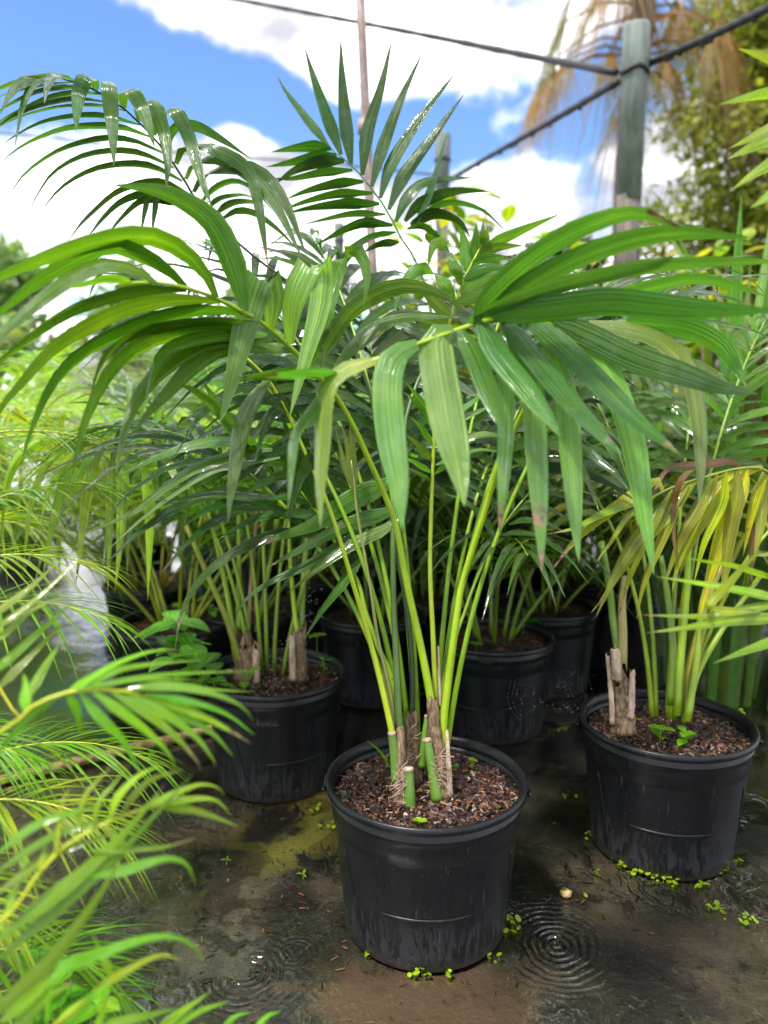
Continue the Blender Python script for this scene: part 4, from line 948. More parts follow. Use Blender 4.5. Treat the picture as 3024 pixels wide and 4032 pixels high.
traced_frond(right, [b4(1090, 2080, 1.62), b4(1180, 1500, 1.62), b4(1420, 900, 1.60), b4(1640, 500, 1.56), b4(1690, 330, 1.52), b4(1600, 265, 1.49), b4(1420, 272, 1.47), b4(1200, 330, 1.45), b4(1000, 390, 1.44), b4(850, 460, 1.43), b4(700, 560, 1.42)],
    [('B4', [[135, 1500, 270, 1480, 400, 1400, 560, 1310, 800, 1230, 1080, 1165, 1360, {'c': YL}], [112, 1620, 255, 1560, 270, 1400, 330, 1270, 500, 1130, 750, 1060, 900, 1005, 1090, {'c': YL, 'dry': .15}], [100, 1290, 310, 1250, 400, 1150, 560, 1020, 800, 900, 1130, {'c': OL}],
             [110, 1180, 330, 1130, 350, 1020, 480, 850, 680, 650, 920, 480, 1180, 375, 1315, {'c': YG}], [44, 1180, 320, 1130, 270, 1040, 330, 980, 500, 975, 750, 1000, 975, {'c': BR, 'w': .012}], [62, 1480, 262, 1380, 215, 1200, 240, 950, 260, 850, 400, 785, 570, {'c': (.17, .11, .07), 'w': .010}],
             [112, 1000, 400, 900, 560, 750, 720, 600, 950, 500, 1150, 410, 1345, {'c': OL}], [85, 900, 440, 850, 350, 650, 480, 430, 640, 250, 800, 66, 1035, {'c': YG, 'dry': .35}], [62, 760, 510, 600, 540, 450, 600, 250, 700, 50, 745, {'c': OL, 'dry': .3}],
             [112, 1430, 280, 1440, 430, 1390, 700, 1350, 1000, 1330, 1290, {'c': OL}], [78, 1690, 320, 1650, 350, 1600, 600, 1545, 800, 1540, 1140, {'c': BR, 'w': .014}], [70, 1680, 330, 1620, 350, 1540, 600, 1478, 910, {'c': YL, 'dry': .3}], [92, 1640, 270, 1620, 400, 1600, 700, 1550, 950, {'c': OL}],
             [85, 1250, 340, 1200, 450, 1120, 650, 1010, 950, 960, 1180, {'c': OL}], [80, 1080, 380, 1000, 520, 900, 750, 760, 1100, 705, 1360, {'c': OL, 'dry': .25}], [75, 960, 420, 860, 600, 740, 850, 640, 1100, 560, 1400, {'c': OL, 'dry': .35}], [70, 1350, 290, 1330, 500, 1200, 800, 1120, 1100, {'c': YG}],
             [60, 820, 480, 640, 620, 520, 800, 400, 960, {'c': OL}]])],
    dz=-.04, wreal=.03, col=YG, rcol=(.20, .24, .02), r0=.006, r1=.002)
for k, (az, el, L, dr, c) in enumerate([(120, 82, .95, 85, OL), (15, 80, .9, 90, YG), (60, 80, .9, 90, OL)]):
    frond(right, (.62 + .04 * math.cos(R(az)), 1.60 + .04 * math.sin(R(az)), .26), R(az), R(el), L, R(dr), 15, .40, .022, c, True, 7, .5, .006, (.26, .36, .02), 90 + k, 5, 1.1, .35)
for k, (az, el, L, dr, sd) in enumerate([(70, 82, 1.0, 65, 51), (105, 83, 1.05, 60, 52), (50, 84, 1.1, 55, 53)]):
    frond(right, (.62 + .04 * math.cos(R(az)), 1.60 + .04 * math.sin(R(az)), .26), R(az), R(el), L, R(dr), 14, .38, .024, [DK, (.06, .15, .025), MD][k % 3], True, 6, .5, .006, (.20, .32, .02), sd, 20, .5, .1)

# ------------------------------------------------------------------ palms standing behind
def rear(sx, sy, label, fr, col, seed, detail=0, sep=False, n=15, ll=.38, lw=.022, rcol=(.15, .24, .02), yellow=None, h=.26, group='potted palms in the rows behind'):
    g = G(sx, sy, PH)
    t = potted((g.x, g.y, 0), R(seed * 47), label, detail, group=group)
    r = random.Random(seed)
    for k in range(fr):
        az = 360 * k / fr + r.uniform(-25, 25)
        frond(t, (g.x + .05 * math.cos(R(az)), g.y + .05 * math.sin(R(az)), h), R(az), R(r.uniform(74, 86) if k % 3 else r.uniform(50, 64)), r.uniform(.8, 1.2), R(r.uniform(55, 95)), n, ll, lw,
              tuple(c * r.uniform(.8, 1.25) for c in col), sep, 6, r.uniform(.32, .45), .006, rcol, seed * 20 + k, 20, .55, yellow=yellow)
    return g, t
DKR = (.028, .085, .011)  # leaf green darkened to put shade behind the main stems into the colour
AR = (.25, .42, .040); AR2 = (.09, .21, .022)
g, t = rear(1940, 2493, 'dark green palm in the black pot just right of and behind the main stems', 8, DKR, 61, 1, True, 13, .38, .026)
rear(693, 2437, 'pale green cane palm in the black pot with leafy weeds beside the wet lane', 10, AR, 62, 1, False, 26, .36, .016, (.30, .34, .02))
rear(600, 2290, 'pale green cane palm in the second black pot back along the wet lane', 9, AR, 63, 0, False, 26, .38, .016, (.36, .30, .03))
rear(540, 2128, 'pale green cane palm in the third black pot back along the wet lane', 9, AR, 64, 0, False, 24, .40, .016)
rear(1320, 2215, 'dark palm in the black pot showing between the left palm and the main stems', 8, DKR, 65, 0, False, 16, .40, .024)
rear(1060, 2150, 'mid green palm in the black pot straight behind the left palm', 8, AR2, 66, 0, False, 18, .40, .022)
rear(1470, 2400, 'dark palm in the black pot hidden close behind the main stems', 6, DKR, 67, 0, False, 15, .36, .024)
rear(820, 2060, 'pale green cane palm farther back, left of the main palm', 9, AR, 68, 0, False, 24, .40, .017)
rear(2080, 2180, 'dark glossy palm far behind the main palm, right of its stems', 8, DKR, 69, 0, False, 18, .42, .024)
rear(1700, 2080, 'dark palm far behind the main palm centre', 8, DKR, 70, 0, False, 18, .42, .024)
rear(2420, 2300, 'dark glossy palm behind the thick cut stump of the right pot', 8, (.02, .07, .02), 71, 0, False, 18, .40, .024)
for k, (x, y) in enumerate([(-1.62, 2.45), (-2.0, 3.1), (-2.35, 3.7), (-2.9, 4.3), (-.95, 4.7), (-.5, 4.3)]):
    s = (CAM.x, 0)
    t = potted((x, y, 0), R(k * 50), ['pale cane palm at the left edge nearest the wet lane', 'pale cane palm at the left edge, second back', 'pale cane palm at left, third back from the near edge', 'pale cane palm in the far left corner', 'far pale cane palm behind the wet lane', 'far pale cane palm left of centre'][k], 0, group='potted palms in the rows behind')
    r = random.Random(300 + k)
    for j in range(9):
        az = 40 * j + r.uniform(-15, 15)
        frond(t, (x + .05 * math.cos(R(az)), y + .05 * math.sin(R(az)), .26), R(az), R(r.uniform(74, 86)), r.uniform(.8, 1.15), R(r.uniform(60, 100)), 26, .38, .019, tuple(c * r.uniform(.8, 1.25) for c in AR), False, 6, .28, .0055, (.30, .36, .02), 4000 + k * 20 + j, 22, .6)
for k, (x, y, c, lab) in enumerate([(.16, 2.75, DKR, 'dark palm in the next row, straight behind the front pot'), (.55, 2.55, DKR, 'dark palm in the next row, behind the right hand stalks'), (.36, 3.4, DKR, 'dark palm two rows behind the front pot'), (-.22, 3.0, AR2, 'mid green palm two rows behind the left pot'),
                                 (-.02, 3.7, AR2, 'far mid green palm behind the main palm'), (.82, 2.95, DKR, 'dark palm behind the stump, left of the strap leaved plants'), (.7, 3.9, AR2, 'far mid green palm right of the rusty pole'), (-1.75, 2.75, AR, 'bright cane palm beside the wet lane on its left'), (-.75, 3.7, AR, 'bright cane palm closing the wet lane'), (-2.25, 2.9, AR, 'bright cane palm at left behind the yellow tipped one'), (-.45, 2.5, (.07, .19, .025), 'mid green palm between the left pot and the lane')]):
    t = potted((x, y, 0), R(k * 70), lab, 0, group='potted palms in the rows behind')
    r = random.Random(800 + k)
    for j in range(10):
        az = 36 * j + r.uniform(-15, 15)
        cane = c[0] > .15
        frond(t, (x + .05 * math.cos(R(az)), y + .05 * math.sin(R(az)), .26), R(az), R(r.uniform(70, 86) if j % 3 else r.uniform(48, 62)), r.uniform(.75, 1.15), R(r.uniform(60, 105)), 26 if cane else 17, .42, .018 if cane else .026, tuple(q * r.uniform(.75, 1.25) for q in c), False, 6, .30, .0055, (.16, .25, .02), 6000 + k * 20 + j, 22, .6)
for k, (x, y, c, lab) in enumerate([(-2.5, 5.2, AR, 'tall pale cane palm far left, before the building'), (-3.4, 5.4, AR, 'tall pale cane palm at the far left edge'), (-1.0, 5.6, AR2, 'tall cane palm far behind the arching left frond'), (-.3, 5.0, AR2, 'tall palm far behind the main palm, left of the rusty pole'), ]):
    t = potted((x, y, 0), R(k * 70), lab, 0, group='potted palms in the rows behind')
    r = random.Random(1800 + k); far = y > 4
    for j in range(11):
        az = 33 * j + r.uniform(-15, 15)
        frond(t, (x + .05 * math.cos(R(az)), y + .05 * math.sin(R(az)), .26), R(az), R(r.uniform(74, 87)), r.uniform(1.15, 1.6) if far else r.uniform(.8, 1.2), R(r.uniform(45, 85)), 24, .50 if far else .40, .026, tuple(q * r.uniform(.75, 1.25) for q in c), False, 6, .35, .007, (.26, .36, .02), 9000 + k * 20 + j, 22, .6)
# yellow hanging frond on the left, belonging to a cane palm beside the lane
yl = potted((-1.32, 1.90, 0), R(20), 'cane palm at left whose yellow tipped leaflets hang over the wet lane', 0)
traced_frond(yl, [('S', -300, 2500, 1.95), ('S', -250, 2000, 1.9), ('S', -120, 1760, 1.8), ('A8', 0, 370, 1.72), ('A8', 250, 352, 1.68), ('A8', 500, 385, 1.64), ('A8', 680, 430, 1.60), ('A8', 880, 480, 1.56), ('A8', 1060, 510, 1.52)],
    [('A8', [[52, 500, 385, 480, 410, 330, 520, 230, 700, 180, 950, 155, 1235], [72, 560, 400, 500, 480, 440, 600, 370, 820, 320, 1050, 278, 1290], [78, 690, 432, 650, 480, 600, 580, 560, 800, 530, 1050, 495, 1330], [64, 760, 455, 735, 520, 722, 700, 715, 1000, 704, 1390], [78, 860, 475, 825, 530, 805, 650, 795, 850, 780, 1100, 750, 1380],
             [78, 920, 490, 950, 600, 970, 750, 978, 950, 965, 1435], [62, 1030, 505, 1090, 520, 1140, 620, 1195, 750, {'c': OL}], [42, 480, 385, 400, 390, 250, 420, 100, 560, 30, 800, 0, 1110], [38, 400, 370, 300, 365, 200, 385, 0, 510], [46, 620, 415, 450, 430, 300, 540, 150, 680], [40, 330, 360, 180, 420, 70, 560, 10, 760], [46, 560, 400, 430, 520, 320, 720, 250, 980],
             [46, 640, 420, 560, 520, 480, 700, 420, 920]])],
    dz=-.05, wreal=.016, col=(.20, .36, .04), rcol=(.34, .36, .05), r0=.005, r1=.0015)
for k, (az, el, L, dr, sd) in enumerate([(60, 80, 1.0, 80, 81), (110, 82, 1.05, 70, 82), (180, 78, .95, 85, 83), (20, 76, .9, 85, 85), (340, 72, .8, 90, 86)]):
    frond(yl, (-1.32 + .04 * math.cos(R(az)), 1.90 + .04 * math.sin(R(az)), .26), R(az), R(el), L, R(dr), 24, .34, .015, AR, False, 6, .42, .0055, (.32, .36, .02), sd, 20, .6)

# ------------------------------------------------------------------ foreground fronds
LM = (.14, .36, .022); LM2 = (.21, .36, .018)
fl = potted((-.80, .86, 0), R(10), 'bright lime cane palm close to the lens at lower left', 0)
traced_frond(fl, [('S', -1900, 3300, .95), ('S', -1300, 2900, .88), ('S', -500, 3000, .78), ('B1', 0, 1300, .72), ('B1', 180, 1150, .72), ('B1', 400, 1050, .73), ('B1', 620, 1020, .74), ('B1', 800, 1030, .75), ('B1', 960, 1065, .76)],
    [('B1', [[75, 400, 1055, 200, 1180, 0, 1420, -60, 1500, {'c': (.07, .2, .04)}], [95, 160, 1160, 170, 1000, 150, 910], [72, 440, 1045, 500, 1150, 527, 1325], [88, 520, 1040, 650, 1200, 800, 1350, 880, 1493, 925, 1590], [88, 600, 1030, 800, 1170, 1000, 1330, 1110, 1450, 1145, 1530],
             [88, 720, 1030, 950, 1170, 1150, 1330, 1290, 1493, 1315, 1550], [88, 820, 1040, 1080, 1180, 1280, 1330, 1400, 1490, 1412, 1540], [88, 900, 1055, 1150, 1170, 1380, 1300, 1525, 1460], [78, 950, 1060, 1200, 1140, 1450, 1260, 1650, 1378, {'c': LM2, 'dry': .3}], [62, 960, 1050, 1250, 1100, 1480, 1180, 1665, 1320],
             [78, 800, 1015, 1100, 1000, 1400, 1050, 1580, 1130, 1655, 1225], [45, 500, 1020, 700, 980, 1000, 930, 1300, 910, 1660, 900, {'dz': .1}], [42, 600, 1015, 850, 960, 1100, 950, 1330, 960, {'dz': .1}], [46, 780, 1020, 1100, 980, 1400, 1020, 1665, 1036, {'dz': .1}], [42, 560, 1015, 750, 900, 950, 860, 1150, 840, 1330, 828, {'dz': .12}],
             [46, 500, 1025, 700, 880, 950, 780, 1130, 760, 1205, 782, {'dz': .12}], [44, 440, 1040, 560, 960, 700, 880, 850, 830, {'dz': .1}]])],
    dz=.02, wreal=.010, ws=.80, col=LM, rcol=(.42, .46, .02), r0=.0032, r1=.0016, jit=.4)
traced_frond(fl, [('S', -1900, 3300, .95), ('S', -1200, 2600, .9), ('S', -300, 2600, .86), ('B1', -180, 700, .85), ('B1', -60, 900, .85), ('B1', 60, 1120, .85), ('B1', 160, 1230, .85)],
    [('B1', [[55, -120, 580, 0, 500, 200, 350, 412, 158], [60, -100, 660, 0, 600, 250, 420, 532, 145], [50, -90, 730, 0, 680, 250, 480, 495, 398], [78, -80, 930, 0, 870, 250, 650, 475, 445], [72, -40, 1040, 200, 800, 445, 550], [82, 180, 1080, 300, 860, 418, 685]])],
    dz=.06, wreal=.010, ws=.80, col=(.16, .31, .03), rcol=(.5, .46, .03), r0=.003, r1=.0015)
traced_frond(fl, [('S', -1900, 3300, .95), ('S', -900, 3200, .8), ('S', -300, 3700, .72), ('B2', 0, 1010, .70), ('B2', 200, 760, .70), ('B2', 350, 600, .71), ('B2', 560, 480, .72), ('B2', 760, 400, .74), ('B2', 900, 370, .76)],
    [('B2', [[112, -80, 1560, 0, 1480, 250, 1250, 430, 1020, 580, 800, 682, 630, {'dz': -.02}], [112, 0, 1100, 250, 900, 500, 700, 720, 480, 905, 250], [84, -20, 1220, 300, 950, 600, 690, 850, 420, 1055, 195], [72, 500, 760, 640, 740, 800, 690, 930, 665, 1020, 700, 1066, 815], [52, 480, 620, 750, 610, 900, 600, 1065, 553],
             [46, 760, 390, 1000, 290, 1100, 260, 1190, 280, 1222, 325, {'c': LM2}], [46, 850, 370, 1050, 340, 1180, 350, 1262, 435, {'c': LM2}], [62, 850, 380, 1050, 400, 1200, 450, 1303, 492, {'c': LM2}], [48, 600, 450, 640, 330, 760, 210, 895, 150, {'c': LM2}], [42, 420, 560, 450, 350, 530, 240, 622, 148, {'c': LM2}], [42, 500, 510, 540, 350, 620, 260, 692, 155, {'c': LM2}],
             [46, 660, 430, 720, 330, 830, 230, 1000, 182, {'c': LM2}], [42, 300, 640, 330, 400, 360, 310, 402, 265, {'c': LM2}], [62, -20, 640, 200, 480, 450, 400, 640, 360], [56, -20, 740, 250, 560, 500, 470, 700, 420], [62, -20, 860, 250, 660, 520, 560, 700, 480], [44, 210, 740, 240, 620, 290, 480, {'c': LM2}], [44, 20, 1000, 130, 700, 150, 560, {'c': LM2}]])],
    dz=.03, wreal=.010, ws=.80, col=(.13, .30, .03), rcol=(.42, .46, .02), r0=.003, r1=.0014)
traced_frond(fl, [('S', -1900, 3300, .95), ('S', -1000, 3600, .85), ('S', -400, 4200, .74), ('B2', 0, 1700, .70), ('B2', 250, 1600, .70), ('B2', 450, 1450, .70), ('B2', 620, 1330, .71)],
    [('B2', [[78, 250, 1600, 300, 1290, 550, 1180, 800, 1100, 950, 1090, 1070, 1150, 1112, 1240], [62, 500, 1400, 560, 1350, 750, 1240, 880, 1190, 1005, 1225, {'c': LM2}], [92, 280, 1600, 500, 1420, 625, 1335], [60, 620, 1330, 560, 1200, 495, 1060, {'c': LM2}], [50, 500, 1650, 560, 1500, 600, 1340], [90, 0, 1560, 200, 1400, 380, 1200], [100, 60, 1600, 260, 1420, 420, 1330]])],
    dz=.0, wreal=.010, ws=.80, col=LM, rcol=(.45, .42, .02), r0=.003, r1=.0014)
traced_frond(fl, [('S', -1900, 3300, .95), ('S', -700, 4100, .8), ('S', 0, 4350, .76), ('S', 500, 4300, .76), ('S', 900, 4200, .78)],
    [('B2', [[72, 520, 1640, 600, 1570, 800, 1520, 975, 1478], [62, 820, 1660, 900, 1565, 1030, 1470, 1152, 1385, {'c': LM2}], [60, 850, 1660, 950, 1570, 1100, 1490, 1262, 1438], [52, 1180, 1700, 1230, 1580, 1290, 1520, 1365, 1500], [56, 1350, 1720, 1400, 1590, 1460, 1520, 1535, 1495], [40, 1050, 1700, 1080, 1600, 1130, 1540]])],
    dz=.0, wreal=.010, ws=.80, col=LM, rcol=(.45, .42, .02), r0=.003, r1=.0014)
for k, (bx, by, bz, az, el, L, dr) in enumerate([(-1.02, 1.38, .45, -8, 38, .62, 62), (-1.05, 1.30, .55, 6, 34, .60, 55), (-1.0, 1.45, .62, 14, 42, .62, 70), (-.98, 1.10, .35, -4, 40, .50, 70), (-.9, 1.0, .20, -14, 45, .50, 80), (-1.05, 1.5, .8, 10, 30, .6, 65), (-.78, .95, .12, 5, 35, .42, 70), (-.80, 1.02, .30, -2, 38, .46, 75), (-.72, .92, .05, 14, 40, .40, 75), (-.85, 1.2, .28, 6, 36, .5, 70)]):
    frond(fl, (bx, by, bz), R(az), R(el), L, R(dr), 26, .24, .0085, [LM, LM2, (.12, .30, .05)][k % 3], True, 6, .25, .003, (.45, .45, .03), 950 + k, 15, .5)
frr = potted((1.02, .98, 0), R(10), 'lime cane palm beyond the right edge whose leaf tips reach into the picture', 0)
traced_frond(frr, [('S', 4300, 2900, 1.2), ('S', 4000, 2300, 1.15), ('S', 3500, 2280, 1.08), ('S', 3180, 2330, 1.04), ('S', 3060, 2420, 1.02)],
    [('B4', [[52, 1800, 1080, 1659, 1050, 1400, 970, 1200, 940, 1018, 904], [62, 1850, 1230, 1700, 1200, 1400, 1140, 1100, 1090, 838, 1050], [72, 1850, 1230, 1700, 1250, 1450, 1300, 1200, 1340, 745, 1330], [90, 1850, 1340, 1700, 1350, 1400, 1370, 1150, 1410, 768, 1462], [84, 1900, 1430, 1750, 1500, 1500, 1590, 1255, 1683], [60, 1800, 860, 1700, 885, 1560, 900], [40, 1600, 1300, 1230, 1290, 1350, 1130, 1560, 900, 1640, 860]])],
    dz=-.05, wreal=.014, col=(.22, .36, .03), rcol=(.4, .42, .03), r0=.004, r1=.0014)
traced_frond(frr, [('S', 4300, 2900, 1.2), ('S', 4200, 1500, 1.2), ('S', 3700, 500, 1.15), ('S', 3300, 400, 1.1), ('S', 3120, 520, 1.08), ('S', 3080, 640, 1.08)],
    [('Z2', [[62, 1800, 500, 1700, 545, 1600, 590, 1492, 640], [72, 1800, 560, 1700, 590, 1580, 640, 1478, 690], [62, 1800, 640, 1720, 680, 1600, 750, 1498, 824], [50, 1760, 400, 1659, 402, 1550, 425, 1445, 452], [52, 1760, 290, 1680, 255, 1600, 230, 1530, 210], [62, 1780, 760, 1659, 850, 1580, 900]])],
    dz=-.04, wreal=.014, col=(.20, .36, .03), rcol=(.4, .42, .03), r0=.004, r1=.0014)

# ------------------------------------------------------------------ strap-leaved plants and yellow shrubs at right
def strap_plant(x, y, n, hmin, hmax, label, seed, col=(.10, .21, .07), w=.045):
    r = random.Random(seed)
    t = thing('strap_leaf_plant', (x, y, 0), label, 'plant', 'strap leaved plants at right')
    for k in range(n):
        az = r.uniform(0, 6.28); L = r.uniform(hmin, hmax); lean = r.uniform(.08, .55)
        o = np.array([math.cos(az), math.sin(az), 0]); b = np.array([x, y, .02]) + o * r.uniform(.02, .22)
        path = [b + o * L * lean * q ** 1.8 + np.array([0, 0, L * (q - .32 * lean * q * q)]) for q in np.linspace(0, 1, 9)]
        a2 = r.uniform(0, 3.14); sd = np.array([math.cos(a2), math.sin(a2), 0])
        if abs(np.dot(sd, o)) > .8: sd = np.array([-o[1], o[0], 0])
        v, f, u = strip(np.array(path), w * r.uniform(.75, 1.2), [sd] * 9, strap_prof, .12)
        c = tuple(q * r.uniform(.75, 1.35) for q in col)
        if r.random() < .04: c = (.14, .09, .06)
        mesh_obj('leaf', v, f, LEAF, t, u, True, (*c, 1 - (.3 if r.random() < .2 else 0)))
for k, (x, y, n, a, b) in enumerate([(1.08, 2.40, 44, 1.1, 1.8), (1.45, 2.5, 44, 1.2, 1.95), (.95, 2.95, 30, .9, 1.35), (1.75, 3.1, 32, 1.0, 1.6), (1.35, 3.5, 30, 1.0, 1.5), (2.1, 2.6, 26, .9, 1.5), (2.2, 3.9, 26, 1.1, 1.8)]):
    strap_plant(x, y, n, a, b, ['upright strap leaved plant right behind the yellowing palm', 'upright strap leaved plant at the right edge behind the yellowing palm', 'strap leaved plant in the second row, left of the others', 'tall strap leaved plant in the second row near the right edge', 'strap leaved plant in the third row under the post', 'strap leaved plant cut by the right edge', 'tallest strap leaved plant at far right'][k], 500 + k)
def shrub(x, y, h, rad, n, cols, label, seed):
    r = random.Random(seed)
    t = thing('shrub', (x, y, 0), label, 'shrub', 'yellow leaved shrubs')
    V = []; F = []
    tips = []
    for k in range(14):
        a = r.uniform(0, 6.28); q = rad * r.uniform(.2, .9)
        P = [(x, y, 0), (x + q * .4 * math.cos(a), y + q * .4 * math.sin(a), h * .5), (x + q * math.cos(a), y + q * math.sin(a), h * r.uniform(.75, 1.0))]
        P = catmull(P, 8); tips.append(P)
        v, f = tube(P, [.008 - .0006 * i for i in range(9)], 5); b = len(V); V += v; F += [tuple(i + b for i in g) for g in f]
    mesh_obj('stem', V, F, TRUNK, t)
    for ci, col in enumerate(cols):
        parts = []
        for k in range(n // len(cols)):
            P = tips[r.randrange(14)]; p = P[min(8, int(r.triangular(3, 9, 7)))] + np.array([r.gauss(0, .04), r.gauss(0, .04), r.gauss(0, .05)])
            az = r.uniform(0, 6.28); e = r.uniform(-.2, 1.1); d = np.array([math.cos(az) * math.cos(e), math.sin(az) * math.cos(e), math.sin(e)]); L = r.uniform(.09, .17)
            path = np.array([p + d * L * q - np.array([0, 0, .35 * L * q * q]) for q in np.linspace(0, 1, 5)])
            parts.append(strip(path, L * .42, [np.cross(d, (0, 0, 1)) + 1e-6] * 5, ovate_prof, .1))
        v, f, u = merge(parts); o = mesh_obj('foliage', v, f, LEAF, t, u, True, col); o['kind'] = 'stuff'
YC = [(.34, .37, .03), (.13, .27, .03), (.22, .35, .025), (.10, .20, .03)]
shrub(.50, 3.45, 1.82, .42, 640, YC, 'yellow leaved shrub rising right of the upright frond', 600)
shrub(.95, 3.75, 1.78, .42, 640, YC, 'yellow leaved shrub left of the thick post', 601)
shrub(1.75, 4.3, 1.75, .42, 560, YC, 'yellow leaved shrub right of the thick post', 602)
shrub(.05, 4.0, 1.72, .36, 480, YC, 'yellow green shrub behind the main palm centre', 603)

# ------------------------------------------------------------------ weeds and seedlings
def weed(loc, h, pairs, L, col, label, seed, wid=.55, group='weeds growing in the pots', lean=(0, 0)):
    r = random.Random(seed); loc = Vector(loc)
    t = thing('weed', loc, label, 'weed', group)
    P = [loc + Vector((lean[0] * h * q * q, lean[1] * h * q * q, h * q)) for q in np.linspace(0, 1, 6)]
    v, f = tube([tuple(p) for p in P], [.0016 * (1 - .1 * i) for i in range(6)], 5); mesh_obj('stem', v, f, STALK, t, None, True, (.14, .30, .03))
    a0 = r.uniform(0, 6.28)
    for k in range(pairs):
        q = (k + 1) / pairs; p = np.array(P[0].lerp(P[-1], q)) if pairs > 1 else np.array(P[-1])
        for s in range(2 if k < pairs - 1 else 3):
            az = a0 + k * 1.57 + s * (3.14 if k < pairs - 1 else 2.1) + r.uniform(-.3, .3); e = r.uniform(.1, .7)
            d = np.array([math.cos(az) * math.cos(e), math.sin(az) * math.cos(e), math.sin(e)]); l = L * r.uniform(.75, 1.15)
            path = np.array([p + d * l * x - np.array([0, 0, .4 * l * x * x]) for x in np.linspace(0, 1, 8)])
            sd = np.cross(d, (0, 0, 1)); sd /= np.linalg.norm(sd)
            v, f, u = strip(path, l * wid, [sd] * 8, ovate_prof, .12)
            mesh_obj('leaf', v, f, LEAF, t, u, True, tuple(c * r.uniform(.85, 1.2) for c in col))
WG = (.12, .33, .035); WL = (.24, .42, .02)
def on(u, v, z=.262): return DG(u, v, z)
weed(on(455, 1490), .17, 3, .11, (.09, .30, .05), 'tall leafy weed with broad toothed leaves at the left of the left pot', 1, .62, lean=(-.5, .1))
weed(on(490, 1500), .09, 3, .06, WG, 'low leafy weed at the front left of the left pot', 2, lean=(-.6, -.3))
weed(on(470, 1505), .12, 3, .085, (.13, .36, .05), 'broad leaved weed hanging over the front left rim of the left pot', 40, .62, lean=(-.7, -.5))
weed(on(430, 1462), .14, 3, .09, (.11, .33, .05), 'tall weed at the outer left rim of the left pot', 41, .62, lean=(-.4, -.2))
weed(on(520, 1490), .05, 2, .045, WG, 'small weed beside the fibrous stem in the left pot', 3, lean=(.5, -.4))
weed(on(445, 1470), .09, 3, .075, WG, 'weed leaning over the left rim of the left pot', 4, lean=(-.8, -.2))
weed(on(685, 1420), .06, 1, .035, WG, 'two leaved seedling at the back right of the left pot', 5, .8)
weed(on(700, 1455), .035, 2, .03, WG, 'thin seedling by the right rim of the left pot', 6, .35)
weed(on(455, 1340), .12, 3, .06, WG, 'leafy weed in the black pot beside the wet lane', 7)
weed(on(480, 1345), .09, 2, .06, WG, 'second leafy weed right of it in the pot beside the wet lane', 8)
weed(on(385, 1350), .06, 2, .04, WG, 'small pale weed at the centre of the pot beside the wet lane', 9)
weed(on(330, 1240), .13, 3, .06, WG, 'weed sprouting in the second pot back along the lane', 10)
weed(on(1130, 1370), .075, 2, .06, (.06, .22, .05), 'bluish green weed in the pot behind the main stems', 11, .65)
weed(on(1028, 1405), .02, 1, .03, WL, 'small bright seedling at the front of the pot behind the main stems', 12, .8)
weed(on(1425, 1605), .03, 2, .035, (.17, .40, .03), 'bright four leaved seedling in front of the stump in the right pot', 13, .6)
weed(on(1480, 1612), .03, 2, .034, (.17, .40, .03), 'bright four leaved seedling just right of the other one in the right pot', 14, .6)
weed(on(1371, 1568), .015, 1, .024, WL, 'tiny lime seedling by the foot of the stump in the right pot', 15, .6)
weed(on(1408, 1520), .02, 1, .016, WL, 'tiny seedling right of the stump at the back of the right pot', 16, .6)
weed(on(1600, 1550), .015, 1, .014, WL, 'tiny seedling near the right rim of the right pot', 17, .6)
weed(on(918, 1672), .035, 1, .032, (.18, .42, .03), 'bright two leaved seedling between the stems in the front pot', 18, .6)
weed(on(1020, 1660), .018, 2, .012, WL, 'little clover seedling right of the stems in the front pot', 19, .9)
weed(on(905, 1780), .006, 1, .016, WL, 'small clover seedling at the front rim of the front pot', 20, .9)
weed(on(985, 1668), .012, 1, .014, WG, 'tiny seedling touching the dry sheath in the front pot', 21, .8)
gb = on(840, 1660)
t = thing('grass_seedling', gb, 'single arching grass blade left of the stems in the front pot', 'grass')
pth = np.array([np.array(gb) + np.array([-.045 * q ** 1.6, -.01 * q, .075 * q - .012 * q * q]) for q in np.linspace(0, 1, 9)])
v, f, u = strip(pth, .008, [np.array([.6, .8, 0])] * 9, palm_prof, .1); mesh_obj('blade', v, f, LEAF, t, u, True, (.13, .33, .04))
# weeds on the ground
weed(DG(775, 1470), .05, 3, .05, WG, 'leafy weed on the ground between the left pot and the main stems', 30, group='weeds on the wet ground')
weed(DG(760, 1450), .06, 3, .045, WG, 'second leafy weed on the ground beside the left pot', 31, group='weeds on the wet ground')
weed(DG(905, 1520), .06, 2, .03, WL, 'small weed standing by the pipe behind the main stems', 32, group='weeds on the wet ground')
weed(DG(330, 1650), .03, 3, .022, WG, 'small weed on the ground in front of the mossy pipe', 33, group='weeds on the wet ground')
weed(DG(655, 1900), .012, 1, .016, WL, 'lone sprout on the muddy ground left of the front pot', 34, .35, group='weeds on the wet ground')
weed(DG(490, 1870), .014, 1, .014, WL, 'lone curled sprout on the mud at left', 35, .3, group='weeds on the wet ground')
weed(DG(798, 2062), .008, 1, .016, WL, 'yellow four leaved sprout at the left foot of the front pot', 36, .6, group='weeds on the wet ground')
weed(DG(1075, 1985), .010, 1, .016, WL, 'four leaved sprout at the right foot of the front pot', 37, .5, group='weeds on the wet ground')
weed(DG(1515, 1918), .010, 2, .022, WL, 'starry sprout at the right front foot of the right pot', 38, .4, group='weeds on the wet ground')
for k, (u, v) in enumerate([(80, 2075), (150, 2090), (130, 2150), (210, 2170)]):
    p = W(u * 1.8228, v * 1.8228, 1.0)
    weed((p.x, p.y, 0), max(.03, p.z), 3, .045, (.10, .33, .02), ['round leaved weed', 'second round leaved weed', 'low round leaved weed', 'outermost round leaved weed'][k] + ' under the lime fronds at lower left', 60 + k, .75, 'weeds under the near fronds')
